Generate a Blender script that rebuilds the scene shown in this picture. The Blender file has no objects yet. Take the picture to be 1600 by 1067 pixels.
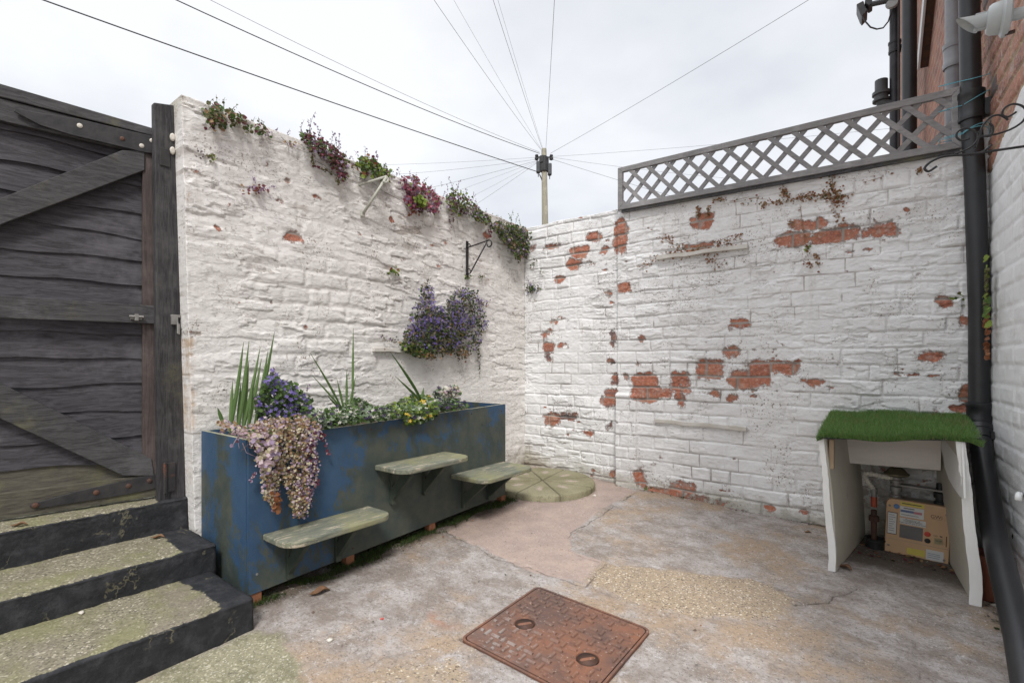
import bpy, bmesh, math, random
import numpy as np
from mathutils import Vector, Matrix, noise as mnoise
R_ = math.radians
scene = bpy.context.scene
COL = scene.collection
random.seed(7); rng = np.random.default_rng(7)

# ---------------------------------------------------------------- camera, world, sun, exposure
F = 778.0; HY = 565.0; YAW = R_(37.9)
FW = (-math.sin(YAW), math.cos(YAW)); RT = (math.cos(YAW), math.sin(YAW))
cam = bpy.data.objects.new('camera', bpy.data.cameras.new('camera')); COL.objects.link(cam)
cam.location = (0, 0, 1.0); cam.rotation_euler = (R_(90), 0, YAW)
cam.data.sensor_width = 36; cam.data.lens = F / 1600 * 36
cam.data.shift_y = (HY - 533.5) / 1600
cam.data.clip_start = 0.02; cam.data.clip_end = 2000
scene.camera = cam

W = bpy.data.worlds.new("World"); scene.world = W; W.use_nodes = True
def build_world():
    nt = W.node_tree; nt.nodes.clear(); N = nt.nodes; Lk = nt.links
    out = N.new('ShaderNodeOutputWorld')
    sky = N.new('ShaderNodeTexSky'); sky.sky_type = 'NISHITA'; sky.sun_disc = False
    sky.sun_elevation = R_(48); sky.sun_rotation = R_(140)
    b1 = N.new('ShaderNodeBackground'); b1.inputs[1].default_value = 0.09
    Lk.new(sky.outputs[0], b1.inputs[0])
    tc = N.new('ShaderNodeTexCoord'); sep = N.new('ShaderNodeSeparateXYZ'); Lk.new(tc.outputs['Generated'], sep.inputs[0])
    zc = N.new('ShaderNodeMath'); zc.operation = 'MAXIMUM'; zc.inputs[1].default_value = 0.0; Lk.new(sep.outputs[2], zc.inputs[0])
    za = N.new('ShaderNodeMath'); za.operation = 'ADD'; za.inputs[1].default_value = 0.22; Lk.new(zc.outputs[0], za.inputs[0])
    dx = N.new('ShaderNodeMath'); dx.operation = 'DIVIDE'; Lk.new(sep.outputs[0], dx.inputs[0]); Lk.new(za.outputs[0], dx.inputs[1])
    dy = N.new('ShaderNodeMath'); dy.operation = 'DIVIDE'; Lk.new(sep.outputs[1], dy.inputs[0]); Lk.new(za.outputs[0], dy.inputs[1])
    cb = N.new('ShaderNodeCombineXYZ'); Lk.new(dx.outputs[0], cb.inputs[0]); Lk.new(dy.outputs[0], cb.inputs[1])
    n = N.new('ShaderNodeTexNoise'); n.inputs['Scale'].default_value = 0.85; n.inputs['Detail'].default_value = 7; n.inputs['Roughness'].default_value = .52
    Lk.new(cb.outputs[0], n.inputs['Vector'])
    cr = N.new('ShaderNodeValToRGB'); cr.color_ramp.elements[0].position = .38; cr.color_ramp.elements[1].position = .60
    cr.color_ramp.elements[0].color = (.445, .46, .49, 1); cr.color_ramp.elements[1].color = (.605, .61, .62, 1)
    Lk.new(n.outputs[0], cr.inputs[0])
    # overcast luminance rises towards the zenith, as a real overcast sky does
    mp = N.new('ShaderNodeMapRange'); mp.inputs[1].default_value = .62; mp.inputs[2].default_value = 1.0
    mp.inputs[3].default_value = 1.0; mp.inputs[4].default_value = 2.9; Lk.new(sep.outputs[2], mp.inputs[0])
    hz = N.new('ShaderNodeMapRange'); hz.inputs[1].default_value = 0.0; hz.inputs[2].default_value = .34; hz.inputs[3].default_value = .85; hz.inputs[4].default_value = 0.0; Lk.new(sep.outputs[2], hz.inputs[0])
    hm = N.new('ShaderNodeMix'); hm.data_type = 'RGBA'; Lk.new(hz.outputs[0], hm.inputs[0]); Lk.new(cr.outputs[0], hm.inputs[6]); hm.inputs[7].default_value = (.64, .64, .64, 1)
    b2 = N.new('ShaderNodeBackground'); Lk.new(hm.outputs[2], b2.inputs[0]); Lk.new(mp.outputs[0], b2.inputs[1])
    mx = N.new('ShaderNodeMixShader'); mx.inputs[0].default_value = .9
    Lk.new(b1.outputs[0], mx.inputs[1]); Lk.new(b2.outputs[0], mx.inputs[2]); Lk.new(mx.outputs[0], out.inputs[0])
build_world()
sun = bpy.data.objects.new('sun', bpy.data.lights.new('sun', 'SUN')); COL.objects.link(sun)
sun.data.energy = 1.5; sun.data.angle = R_(12); sun.data.color = (1, .97, .93)
sun.rotation_euler = Vector((-0.42, 0.50, -0.78)).to_track_quat('-Z', 'Y').to_euler()
scene.view_settings.view_transform = 'Standard'; scene.view_settings.look = 'None'
scene.view_settings.exposure = 0.83; scene.view_settings.gamma = 1
scene.render.engine = 'CYCLES'
scene.cycles.max_bounces = 6; scene.cycles.diffuse_bounces = 4

# ---------------------------------------------------------------- plan of the yard (camera height = 1)
XL = -2.885; YB = 3.911
def ray(px, py):
    r = (px - 800) / F
    return (FW[0] + r * RT[0], FW[1] + r * RT[1], -(py - HY) / F)
def onX(px, py, X=XL):
    d = ray(px, py); t = X / d[0]; return Vector((X, t * d[1], 1 + t * d[2]))
def onY(px, py, Y=YB):
    d = ray(px, py); t = Y / d[1]; return Vector((t * d[0], Y, 1 + t * d[2]))
def onZ(px, py, Z):
    d = ray(px, py); t = (Z - 1) / d[2]; return Vector((t * d[0], t * d[1], Z))
def gz(x, y): return -.036 * (x - XL) - .035 * (YB - y)
def gnd(px, py, dz=0):
    d = ray(px, py); t = (.036 * XL - .035 * YB + dz - 1) / (d[2] + .036 * d[0] - .035 * d[1])
    return Vector((t * d[0], t * d[1], 1 + t * d[2]))
def at(px, py, dist):
    d = ray(px, py); return Vector((d[0] * dist, d[1] * dist, 1 + d[2] * dist))
HU = Vector((-.063, .998, 0)).normalized(); HN = Vector((-.998, -.063, 0)).normalized()   # house wall direction, normal
HO = Vector((.401, 3.911, 0))
def onP(px, py, O, N):
    d = Vector(ray(px, py)); c = Vector((0, 0, 1)); t = (Vector(O) - c).dot(N) / d.dot(N); return c + t * d
def hp(px, py, off=0): return onP(px, py, HO + HN * off, HN)

# ---------------------------------------------------------------- numpy noise
def _h(ix, iy, s):
    n = (ix.astype(np.int64) * 374761393 + iy.astype(np.int64) * 668265263 + s * 1442695041) & 0xffffffff
    n = ((n ^ (n >> 13)) * 1274126177) & 0xffffffff
    return ((n ^ (n >> 16)) & 0xffff) / 65535.0
def vnoise(x, y, s=0):
    ix = np.floor(x); iy = np.floor(y); fx = x - ix; fy = y - iy
    fx = fx * fx * (3 - 2 * fx); fy = fy * fy * (3 - 2 * fy)
    a = _h(ix, iy, s); b = _h(ix + 1, iy, s); c = _h(ix, iy + 1, s); d = _h(ix + 1, iy + 1, s)
    return (a * (1 - fx) + b * fx) * (1 - fy) + (c * (1 - fx) + d * fx) * fy
def fbm(x, y, s=0, o=4):
    r = 0; a = .5; t = 0
    for k in range(o):
        r = r + a * vnoise(x * 2 ** k + 17.3 * k, y * 2 ** k - 9.1 * k, s + k); t += a; a *= .5
    return r / t
def sm(e0, e1, x):
    t = np.clip((x - e0) / (e1 - e0), 0, 1); return t * t * (3 - 2 * t)

# ---------------------------------------------------------------- materials
class M_:
    def __init__(s, name):
        s.m = bpy.data.materials.new(name); s.m.use_nodes = True; s.nt = s.m.node_tree; s.nt.nodes.clear()
        s.out = s.n('OutputMaterial'); s.b = s.n('BsdfPrincipled'); s.l(s.b.outputs[0], s.out.inputs[0])
        s.tc = s.n('TexCoord')
    def n(s, t, **k):
        o = s.nt.nodes.new('ShaderNode' + t)
        for a, v in k.items(): setattr(o, a, v)
        return o
    def l(s, a, b): s.nt.links.new(a, b)
    def vec(s, sc=(1, 1, 1)):
        mp = s.n('Mapping'); mp.inputs['Scale'].default_value = sc; s.l(s.tc.outputs['Object'], mp.inputs[0]); return mp.outputs[0]
    def noise(s, scale, detail=5, rough=.6, sc=(1, 1, 1), dist=0):
        t = s.n('TexNoise'); t.inputs['Scale'].default_value = scale; t.inputs['Detail'].default_value = detail
        t.inputs['Roughness'].default_value = rough; t.inputs['Distortion'].default_value = dist
        s.l(s.vec(sc), t.inputs['Vector']); return t.outputs[0]
    def vor(s, scale, feat='F1', out=0, sc=(1, 1, 1)):
        t = s.n('TexVoronoi'); t.feature = feat; t.inputs['Scale'].default_value = scale; s.l(s.vec(sc), t.inputs['Vector']); return t.outputs[out]
    def attr(s, name):
        a = s.n('Attribute'); a.attribute_name = name; return a.outputs['Fac']
    def mr(s, v, a, b, c=0., d=1., smooth=True):
        m = s.n('MapRange'); m.interpolation_type = 'SMOOTHSTEP' if smooth else 'LINEAR'
        for i, x in zip((1, 2, 3, 4), (a, b, c, d)): m.inputs[i].default_value = x
        s.l(v, m.inputs[0]); return m.outputs[0]
    def math(s, op, a, b):
        m = s.n('Math'); m.operation = op
        for i, x in enumerate((a, b)):
            if isinstance(x, (int, float)): m.inputs[i].default_value = x
            else: s.l(x, m.inputs[i])
        return m.outputs[0]
    def mix(s, f, a, b, bt='MIX'):
        m = s.n('Mix'); m.data_type = 'RGBA'; m.blend_type = bt
        for i, x in ((0, f), (6, a), (7, b)):
            if isinstance(x, (int, float)): m.inputs[i].default_value = x
            elif isinstance(x, tuple): m.inputs[i].default_value = (*x, 1)
            else: s.l(x, m.inputs[i])
        return m.outputs[2]
    def bump(s, h, strength=.5, dist=.01, prev=None):
        b = s.n('Bump'); b.inputs['Strength'].default_value = strength; b.inputs['Distance'].default_value = dist
        s.l(h, b.inputs['Height'])
        if prev is not None: s.l(prev, b.inputs['Normal'])
        return b.outputs[0]
    def done(s, col, rough=.7, normal=None, metal=0., spec=.5):
        i = s.b.inputs
        if isinstance(col, tuple): i['Base Color'].default_value = (*col, 1)
        else: s.l(col, i['Base Color'])
        if isinstance(rough, float): i['Roughness'].default_value = rough
        else: s.l(rough, i['Roughness'])
        i['Metallic'].default_value = metal; i['Specular IOR Level'].default_value = spec
        if normal is not None: s.l(normal, i['Normal'])
        return s.m

def generic(name, c1, c2, scale=12, rough=.7, bump=.3, bscale=60, c3=None, s3=18, t3=(.6, .68), sc=(1, 1, 1), metal=0., spec=.4, bd=.004):
    m = M_(name); col = m.mix(m.mr(m.noise(scale, 6, .65, sc), .3, .7), c1, c2)
    if c3: col = m.mix(m.mr(m.noise(s3, 6, .7, sc), *t3), col, c3)
    return m.done(col, float(rough), m.bump(m.noise(bscale, 5, .6, sc), bump, bd), metal, spec)

def mat_painted(name, w1, w2, dirt=(.16, .11, .08), fleck=.61, brick=((.40, .15, .09), (.27, .10, .068)), step=1., lines=.8, mortar=(.33, .30, .27)):
    m = M_(name); hi = m.noise(45, 6, .65); mid = m.noise(9, 5, .6)
    paint = m.mix(m.mr(m.noise(2.3, 4, .6), .3, .7), w1, w2)
    paint = m.mix(m.math('MULTIPLY', m.mr(mid, .48, .72), .22), paint, (.58, .55, .51))
    # old grime in joints and pits, plus dark shadow lines painted along the joints
    cav = m.attr('cav')
    g = m.math('MULTIPLY', m.mr(m.math('ADD', cav, m.math('MULTIPLY', m.math('SUBTRACT', hi, .5), .9)), .62, .98), m.mr(m.noise(3.2, 3), .35, .7))
    paint = m.mix(m.math('MULTIPLY', g, .72), paint, (.22, .18, .15))
    fl = m.math('MULTIPLY', m.mr(m.noise(75, 4, .7), fleck, fleck + .04), m.mr(m.noise(4.5, 4, .6), .48, .66))
    paint = m.mix(fl, paint, dirt)
    st = m.math('ADD', m.attr('stain'), m.math('MULTIPLY', m.math('SUBTRACT', m.noise(16, 7, .8, (1, 1, .5)), .5), 2.6))
    paint = m.mix(m.math('MULTIPLY', m.math('MULTIPLY', m.mr(st, .45, 1.1), m.mr(m.attr('stain'), .02, .3)), .7), paint, (.43, .27, .13))
    al = m.math('ADD', m.attr('algae'), m.math('MULTIPLY', m.math('SUBTRACT', m.noise(10, 6, .7), .5), 1.0))
    paint = m.mix(m.math('MULTIPLY', m.mr(al, .4, 1.2), .75), paint, (.27, .24, .16))
    dr = m.math('MULTIPLY', m.mr(m.noise(5, 6, .7, (2.2, 2.2, .28)), .55, .70), m.mr(m.noise(1.3, 3, .5), .45, .62)); paint = m.mix(m.math('MULTIPLY', dr, .42), paint, (.38, .35, .30))
    # bare brick where the paint has come away
    pk = m.math('ADD', m.attr('peel'), m.math('ADD', m.math('MULTIPLY', m.math('SUBTRACT', m.noise(20, 8, .75, dist=.4), .5), 1.5), m.math('MULTIPLY', m.math('SUBTRACT', m.noise(60, 5, .8), .5), 1.0)))
    pm = m.mr(pk, .46, .54)
    tone = m.attr('tone')
    bc = m.mix(tone, *brick); bc = m.mix(m.math('MULTIPLY', m.mr(m.noise(4.5, 4, .6), .5, .62), .7), bc, (.36, .20, .13)); bc = m.mix(m.math('MULTIPLY', m.mr(m.noise(32, 6, .8), .52, .66), .5), bc, (.10, .06, .05)); bc = m.mix(m.mr(hi, .35, .75), bc, tuple(x * 1.35 for x in brick[0]))
    bc = m.mix(m.math('MULTIPLY', m.mr(m.noise(60, 5, .7), .54, .66), .65), bc, (.52, .44, .40)); bc = m.mix(m.math('MULTIPLY', m.mr(m.noise(11, 6, .75), .54, .66), .6), bc, (.50, .40, .36))
    bc = m.mix(m.attr('joint'), bc, mortar)
    bc = m.mix(m.math('MULTIPLY', m.attr('dark'), .8), bc, (.09, .09, .095))
    rim = m.math('MULTIPLY', m.mr(pk, .36, .46), m.mr(pk, .46, .52, 1, 0))
    col = m.mix(pm, paint, bc); col = m.mix(m.math('MULTIPLY', rim, .6), col, (.25, .2, .17))
    sx = (1, 1, 3.2)
    nl = m.noise(5.5, 8, .62, sx, .5); msk = m.mr(m.noise(1.9, 3, .5), .50, .64)
    line = m.math('MULTIPLY', m.mr(m.math('ABSOLUTE', m.math('SUBTRACT', nl, .5), 0), .0, .008, 1, 0), msk)
    nl2 = m.noise(13, 8, .66, (1, 1, 2.2), .6); line2 = m.math('MULTIPLY', m.mr(m.math('ABSOLUTE', m.math('SUBTRACT', nl2, .52), 0), .0, .010, 1, 0), m.mr(m.noise(3.1, 3, .5), .50, .64))
    col = m.mix(m.math('MULTIPLY', m.math('MULTIPLY', m.math('MAXIMUM', line, line2), m.mr(hi, .35, .6)), lines), col, (.16, .125, .10))
    nb = m.bump(m.math('SUBTRACT', 1.0, pm), .7, .008)
    nb = m.bump(m.mr(nl, .485, .515), .75 * step, .012, nb); nb = m.bump(m.mr(nl2, .505, .53), .6 * step, .006, nb)
    nb = m.bump(mid, .15, .015, nb); nb = m.bump(m.noise(34, 7, .72, dist=.6), .5, .008, nb); nb = m.bump(m.noise(130, 4, .6), .4, .003, nb)
    return m.done(col, .62, nb, 0, .35)

MAT = {}
def setup_mats():
    A = MAT
    A['wall_left'] = mat_painted('whitewash_aged', (.78, .755, .735), (.71, .69, .665), fleck=.575, step=.6, lines=.85)
    A['wall_back'] = mat_painted('whitewash', (.82, .82, .82), (.75, .745, .74), fleck=.575, step=.5, lines=.7)
    A['wall_house'] = mat_painted('masonry_paint', (.82, .83, .84), (.78, .785, .79), fleck=.66, brick=((.36, .17, .115), (.15, .085, .075)), step=.25, lines=.1, mortar=(.44, .375, .24))
    A['coping'] = generic('cement_coping', (.34, .32, .29), (.20, .19, .17), 10, .9, .6, 40, c3=(.16, .17, .08), s3=6)
    # brick of the far house wall (too far away for relief)
    m = M_('red_brick'); bt = m.n('TexBrick'); mp = m.n('Mapping'); m.l(m.tc.outputs['UV'], mp.inputs[0]); m.l(mp.outputs[0], bt.inputs['Vector'])
    for k, v in (('Color1', (.36, .15, .10, 1)), ('Color2', (.22, .10, .08, 1)), ('Mortar', (.30, .26, .21, 1))): bt.inputs[k].default_value = v
    for k, v in (('Scale', 1.), ('Mortar Size', .008), ('Brick Width', .27), ('Row Height', .092), ('Bias', -.1)): bt.inputs[k].default_value = v
    c = m.mix(m.math('MULTIPLY', m.mr(m.noise(14, 5), .45, .7), .6), bt.outputs[0], (.45, .27, .19))
    c = m.mix(m.math('MULTIPLY', m.mr(m.noise(2.5, 5), .5, .75), .5), c, (.13, .1, .09))
    nb = m.bump(bt.outputs['Fac'], -.6, .02); nb = m.bump(m.noise(30, 5), .5, .02, nb)
    A['brick_far'] = m.done(c, .85, nb)
    # yard concrete
    m = M_('yard_concrete')
    stre = m.noise(6, 9, .72, sc=(1, 1.25, 1), dist=.25)
    grey = m.mix(m.mr(stre, .36, .66), (.225, .19, .165), (.405, .375, .36))
    grey = m.mix(m.mr(m.math('ADD', m.math('MULTIPLY', m.noise(1.7, 5, .6), .7), m.math('MULTIPLY', m.noise(9, 8, .75), .3)), .46, .60), grey, (.34, .255, .18))
    grey = m.mix(m.math('MULTIPLY', m.mr(m.noise(14, 9, .82, dist=.4), .53, .66), .55), grey, (.50, .485, .49))
    grey = m.mix(m.math('MULTIPLY', m.mr(m.noise(60, 6, .8), .5, .64), .6), grey, (.15, .125, .105))
    fk = m.noise(34, 9, .85, (1.0, 2.2, 1)); grey = m.mix(m.math('MULTIPLY', m.mr(fk, .54, .62), .6), grey, (.12, .10, .085)); grey = m.mix(m.math('MULTIPLY', m.mr(fk, .36, .44, 1, 0), .45), grey, (.56, .54, .53))
    pink = m.mix(m.mr(m.noise(6, 6, .6), .3, .7), (.40, .31, .265), (.32, .25, .22))
    pink = m.mix(m.math('MULTIPLY', m.mr(m.noise(60, 5, .7), .52, .7), .5), pink, (.47, .41, .38)); pink = m.mix(m.math('MULTIPLY', m.mr(m.noise(5, 8, .75), .5, .68), .5), pink, (.25, .20, .18))
    pk = m.math('ADD', m.attr('pink'), m.math('MULTIPLY', m.math('SUBTRACT', m.noise(20, 5), .5), .5))
    col = m.mix(m.mr(pk, .42, .58), grey, pink)
    cell = m.vor(150, 'F1', 1); cs = m.n('SeparateColor'); m.l(cell, cs.inputs[0])
    peb = m.mix(cs.outputs[0], (.39, .30, .20), (.28, .22, .16)); peb = m.mix(m.mr(cs.outputs[1], .90, .93), peb, (.60, .53, .42)); peb = m.mix(m.mr(cs.outputs[2], .91, .94), peb, (.12, .09, .07)); peb = m.mix(m.math('MULTIPLY', m.mr(m.noise(9, 6, .7), .45, .7), .5), peb, (.27, .22, .17))
    pb = m.math('ADD', m.attr('pebble'), m.math('MULTIPLY', m.math('SUBTRACT', m.noise(16, 8, .8), .5), 1.5))
    pebm = m.math('MULTIPLY', m.mr(pb, .40, .66), .92); col = m.mix(pebm, col, peb)
    ms = m.math('ADD', m.attr('moss'), m.math('MULTIPLY', m.math('SUBTRACT', m.noise(7, 6, .7), .5), .8))
    mossc = m.mix(cs.outputs[0], (.31, .285, .195), (.20, .19, .125)); mossc = m.mix(m.mr(cs.outputs[1], .88, .92), mossc, (.44, .41, .31)); mossc = m.mix(m.math('MULTIPLY', m.mr(m.noise(8, 7, .75), .45, .65), .6), mossc, (.13, .125, .07))
    mossm = m.mr(ms, .4, .66); col = m.mix(mossm, col, mossc)
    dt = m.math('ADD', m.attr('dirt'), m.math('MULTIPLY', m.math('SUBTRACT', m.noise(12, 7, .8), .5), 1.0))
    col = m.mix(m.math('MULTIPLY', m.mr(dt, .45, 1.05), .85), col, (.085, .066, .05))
    sp = m.math('MULTIPLY', m.mr(m.noise(95, 3, .7), .61, .65), m.mr(m.noise(3.5, 5, .7), .42, .62, .1, .75)); col = m.mix(sp, col, (.62, .6, .56))
    sp = m.math('MULTIPLY', m.mr(m.noise(80, 4, .75), .36, .41, 1, 0), .75); col = m.mix(sp, col, (.09, .08, .07))
    col = m.mix(m.attr('rust'), col, (.32, .13, .07))
    col = m.mix(m.mr(m.attr('crack'), .35, .95, 0, .85), col, (.085, .07, .06))
    v = m.math('MULTIPLY', m.vor(190, 'F1', 0), m.math('MAXIMUM', pebm, mossm))
    nb = m.bump(v, -.6, .006); nb = m.bump(m.noise(30, 7, .7), .45, .012, nb); nb = m.bump(m.noise(150, 4, .6), .35, .004, nb)
    A['ground'] = m.done(col, .85, nb, 0, .3)
    # steps: aggregate treads, black painted risers and end strips
    m = M_('step_concrete'); cell = m.vor(150, 'F1', 1); cs = m.n('SeparateColor'); m.l(cell, cs.inputs[0])
    t = m.mix(cs.outputs[0], (.27, .245, .175), (.165, .148, .10)); t = m.mix(m.mr(cs.outputs[1], .91, .94), t, (.46, .42, .33)); t = m.mix(m.mr(cs.outputs[2], .88, .92), t, (.10, .09, .07)); t = m.mix(m.math('MULTIPLY', m.mr(m.noise(13, 8, .8), .5, .62), .55), t, (.12, .11, .065))
    t = m.mix(m.math('MULTIPLY', m.mr(m.noise(4, 5, .6), .42, .62), .6), t, (.19, .19, .085))
    t = m.mix(m.math('MULTIPLY', m.mr(m.noise(2.2, 5, .6), .5, .66), .6), t, (.20, .165, .14))
    pt = m.mix(m.mr(m.noise(14, 6, .7), .4, .75), (.014, .015, .018), (.045, .045, .05))
    chip = m.math('MAXIMUM', m.mr(m.noise(11, 8, .75, dist=.8), .66, .72), m.math('MULTIPLY', m.mr(m.math('ABSOLUTE', m.math('SUBTRACT', m.noise(2.6, 6, .6, dist=.5), .5), 0), 0, .008, .7, 0), m.mr(m.noise(5, 4, .7), .52, .62))); pt = m.mix(chip, pt, (.17, .155, .10))
    pf = m.math('ADD', m.attr('paint'), m.math('MULTIPLY', m.math('SUBTRACT', m.noise(18, 8, .8), .5), 1.3))
    c = m.mix(m.mr(pf, .42, .58), t, pt)
    nb = m.bump(m.vor(150, 'F1', 0), -.6, .007); nb = m.bump(m.noise(26, 6, .7), .5, .015, nb)
    A['step'] = m.done(c, .75, nb, 0, .4)
    # weathered dark wood
    def wood(name, a, b, green=.0, sc=(1, 14, 14), scale=5, gcol=(.135, .13, .065)):
        m = M_(name); c = m.mix(m.mr(m.noise(scale, 8, .7, sc, 1.2), .3, .72), a, b)
        c = m.mix(m.math('MULTIPLY', m.mr(m.noise(scale * .8, 5, .7), .5, .7), .35), c, tuple(x * 1.7 + .02 for x in b))
        if green: c = m.mix(m.math('MULTIPLY', m.mr(m.noise(3.2, 6, .7), .6 - .25 * green, .8 - .25 * green), .8), c, gcol)
        nb = m.bump(m.noise(scale * 2.2, 8, .7, sc, 1.2), .5, .008)
        return m.done(c, .66, nb, 0, .35)
    A['board'] = wood('black_board', (.022, .020, .023), (.080, .076, .087), sc=(8, 1, 12))
    A['frame_wood'] = wood('frame_wood', (.024, .023, .024), (.082, .080, .082), .25, sc=(8, 1, 12))
    A['stile_wood'] = wood('stile_wood', (.040, .028, .026), (.090, .070, .064), 0, sc=(14, 14, 1))
    A['post_wood'] = wood('post_wood', (.014, .013, .015), (.062, .058, .060), .1, sc=(14, 14, 1.2))
    A['mossy_wood'] = wood('mossy_wood', (.05, .045, .036), (.11, .10, .075), .45, sc=(8, 1, 12))
    A['trellis'] = wood('trellis_grey', (.20, .195, .20), (.30, .29, .29), 0, sc=(1.2, 6, 6))
    A['block'] = wood('raw_timber', (.30, .13, .065), (.22, .09, .05), 0, sc=(6, 6, 1))
    A['pole'] = wood('pole_wood', (.26, .24, .18), (.40, .38, .30), 0, sc=(9, 9, .5))
    # blue planter with algae
    m = M_('blue_paint'); blue = m.mix(m.mr(m.noise(3, 5, .6), .3, .7), (.026, .064, .128), (.040, .086, .152))
    al = m.math('ADD', m.attr('alg'), m.math('MULTIPLY', m.math('SUBTRACT', m.noise(4.2, 7, .7, (1, 1, .7), .8), .5), 3.0))
    al = m.math('ADD', al, m.math('MULTIPLY', m.math('SUBTRACT', m.noise(70, 6, .8, (1, 1, .3)), .5), 1.8))
    gc = m.mix(m.mr(m.noise(9, 5), .3, .7), (.042, .052, .038), (.082, .084, .050))
    c = m.mix(m.math('MULTIPLY', m.mr(al, .36, .64), .84), blue, gc)
    c = m.mix(m.math('MULTIPLY', m.mr(m.noise(38, 7, .8), .66, .70), .7), c, (.20, .22, .20))
    c = m.mix(m.math('MULTIPLY', m.mr(m.noise(7, 8, .8, (1, .25, 3.5)), .69, .72), .5), c, (.30, .34, .36))
    nb = m.bump(m.noise(30, 6, .7), .35, .006); nb = m.bump(m.noise(6, 3), .3, .02, nb)
    A['blue'] = m.done(c, .55, nb, 0, .4)
    A['rim'] = generic('rim_wood', (.36, .35, .26), (.18, .19, .13), 14, .8, .4)
    m = M_('shelf_wood'); c = m.mix(m.mr(m.noise(5, 8, .75, (7, 1.0, 7), .3), .35, .65), (.10, .115, .09), (.21, .21, .155))
    c = m.mix(m.mr(m.noise(5, 9, .8, (5, .9, 5), .3), .53, .60), c, (.44, .38, .29))
    c = m.mix(m.math('MULTIPLY', m.mr(m.noise(3.2, 7, .75), .44, .62), .75), c, (.24, .235, .12))
    A['shelf'] = m.done(c, .75, m.bump(m.noise(14, 8, .75, (4, 1.2, 4)), .6, .008))
    A['bracket_green'] = generic('green_bracket', (.030, .042, .034), (.055, .065, .048), 8, .6, .3)
    A['soil'] = generic('soil', (.05, .035, .025), (.11, .08, .055), 30, .95, .9, 50)
    A['iron'] = generic('black_iron', (.010, .010, .011), (.030, .028, .028), 30, .45, .3)
    A['hinge'] = generic('black_hinge', (.018, .018, .020), (.04, .037, .037), 16, .5, .3, c3=(.16, .055, .025), s3=9, t3=(.6, .72))
    A['rusty'] = generic('rusty_iron', (.10, .045, .028), (.05, .03, .024), 16, .7, .4)
    A['pipe'] = generic('black_pipe', (.007, .008, .010), (.016, .017, .020), 6, .42, .12, 40, c3=(.14, .14, .14), s3=20, t3=(.70, .78), spec=.6)
    A['pipe_cast'] = generic('cast_pipe', (.016, .017, .020), (.04, .04, .045), 6, .42, .5, 18, c3=(.20, .20, .21), s3=9, t3=(.62, .74))
    A['pipe_sheen'] = generic('black_pipe_sheen', (.19, .195, .21), (.26, .265, .28), 5, .45, .15)  # glossy black pipe; its highlight is put into the colour as grey
    A['plastic_grey'] = generic('grey_plastic', (.40, .43, .43), (.46, .48, .48), 5, .4, .1)
    A['dark_plastic'] = generic('dark_plastic', (.05, .055, .06), (.09, .095, .10), 6, .45, .1)
    A['white_board'] = generic('white_board', (.84, .84, .82), (.76, .76, .73), 4, .6, .3, 25, c3=(.30, .28, .23), s3=9, t3=(.70, .82))
    A['cream_board'] = generic('cream_board', (.50, .47, .39), (.58, .55, .47), 3, .65, .3, 25, c3=(.2, .18, .14), s3=6, t3=(.62, .8))
    A['header_board'] = generic('header_board', (.72, .67, .62), (.64, .59, .54), 3, .65, .2, 25, sc=(1, 3, 6))
    A['plain_wood'] = wood('plain_wood', (.34, .24, .15), (.42, .32, .22), 0, sc=(10, 10, 1))
    A['underlay'] = generic('turf_backing', (.02, .02, .02), (.04, .04, .04), 20, .8, .3)
    A['meter'] = generic('meter_case', (.52, .33, .185), (.58, .38, .22), 4, .5, .12, 60, c3=(.38, .26, .16), s3=5, t3=(.58, .8))
    A['meter_edge'] = generic('meter_shell', (.36, .31, .23), (.28, .24, .19), 8, .55, .2)
    A['label_white'] = generic('paper_white', (.62, .62, .60), (.55, .55, .53), 12, .6, .05)
    A['label_yellow'] = generic('label_yellow', (.62, .52, .10), (.55, .46, .10), 12, .6, .05)
    A['lcd'] = generic('grey_screen', (.13, .12, .12), (.16, .15, .15), 8, .25, .03)
    A['red'] = generic('red_button', (.55, .07, .045), (.5, .06, .04), 8, .4, .05)
    A['orange'] = generic('orange_tape', (.42, .08, .035), (.25, .06, .035), 10, .5, .1)
    A['blue_dot'] = generic('blue_sticker', (.08, .16, .34), (.10, .2, .4), 10, .5, .05)
    A['black'] = generic('black_plastic', (.015, .015, .015), (.03, .03, .03), 10, .5, .05)
    A['ink'] = generic('ink', (.05, .045, .05), (.08, .07, .07), 10, .7, .02)
    A['ink_pink'] = generic('ink_pink', (.5, .2, .2), (.45, .2, .22), 10, .7, .02)
    A['ink_blue'] = generic('ink_blue', (.12, .16, .28), (.12, .16, .28), 10, .7, .02)
    A['brass'] = generic('dull_brass', (.20, .17, .11), (.11, .095, .065), 14, .45, .3, metal=.5)
    A['steel'] = generic('dull_steel', (.30, .29, .27), (.20, .19, .18), 14, .5, .3, metal=.4)
    A['terracotta'] = generic('terracotta', (.22, .075, .045), (.16, .055, .035), 8, .8, .2)
    A['white_plastic'] = generic('white_plastic', (.78, .79, .79), (.7, .71, .71), 6, .4, .05)
    A['white_iron'] = generic('painted_iron', (.50, .50, .45), (.40, .40, .34), 16, .6, .4)
    A['batten'] = generic('painted_batten', (.62, .60, .56), (.50, .47, .42), 7, .7, .5, 30, c3=(.20, .11, .07), s3=13, t3=(.60, .68))
    A['cable'] = generic('cable', (.035, .035, .038), (.06, .06, .06), 5, .6, .02)
    A['cable_far'] = generic('cable_aged', (.12, .12, .125), (.16, .16, .16), 5, .6, .02)
    A['twine'] = generic('blue_twine', (.12, .38, .46), (.16, .42, .5), 5, .7, .1)
    A['stone'] = None
    m = M_('paving_stone'); c = m.mix(m.mr(m.noise(4, 6, .6), .35, .65), (.27, .25, .165), (.20, .185, .11))
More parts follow.
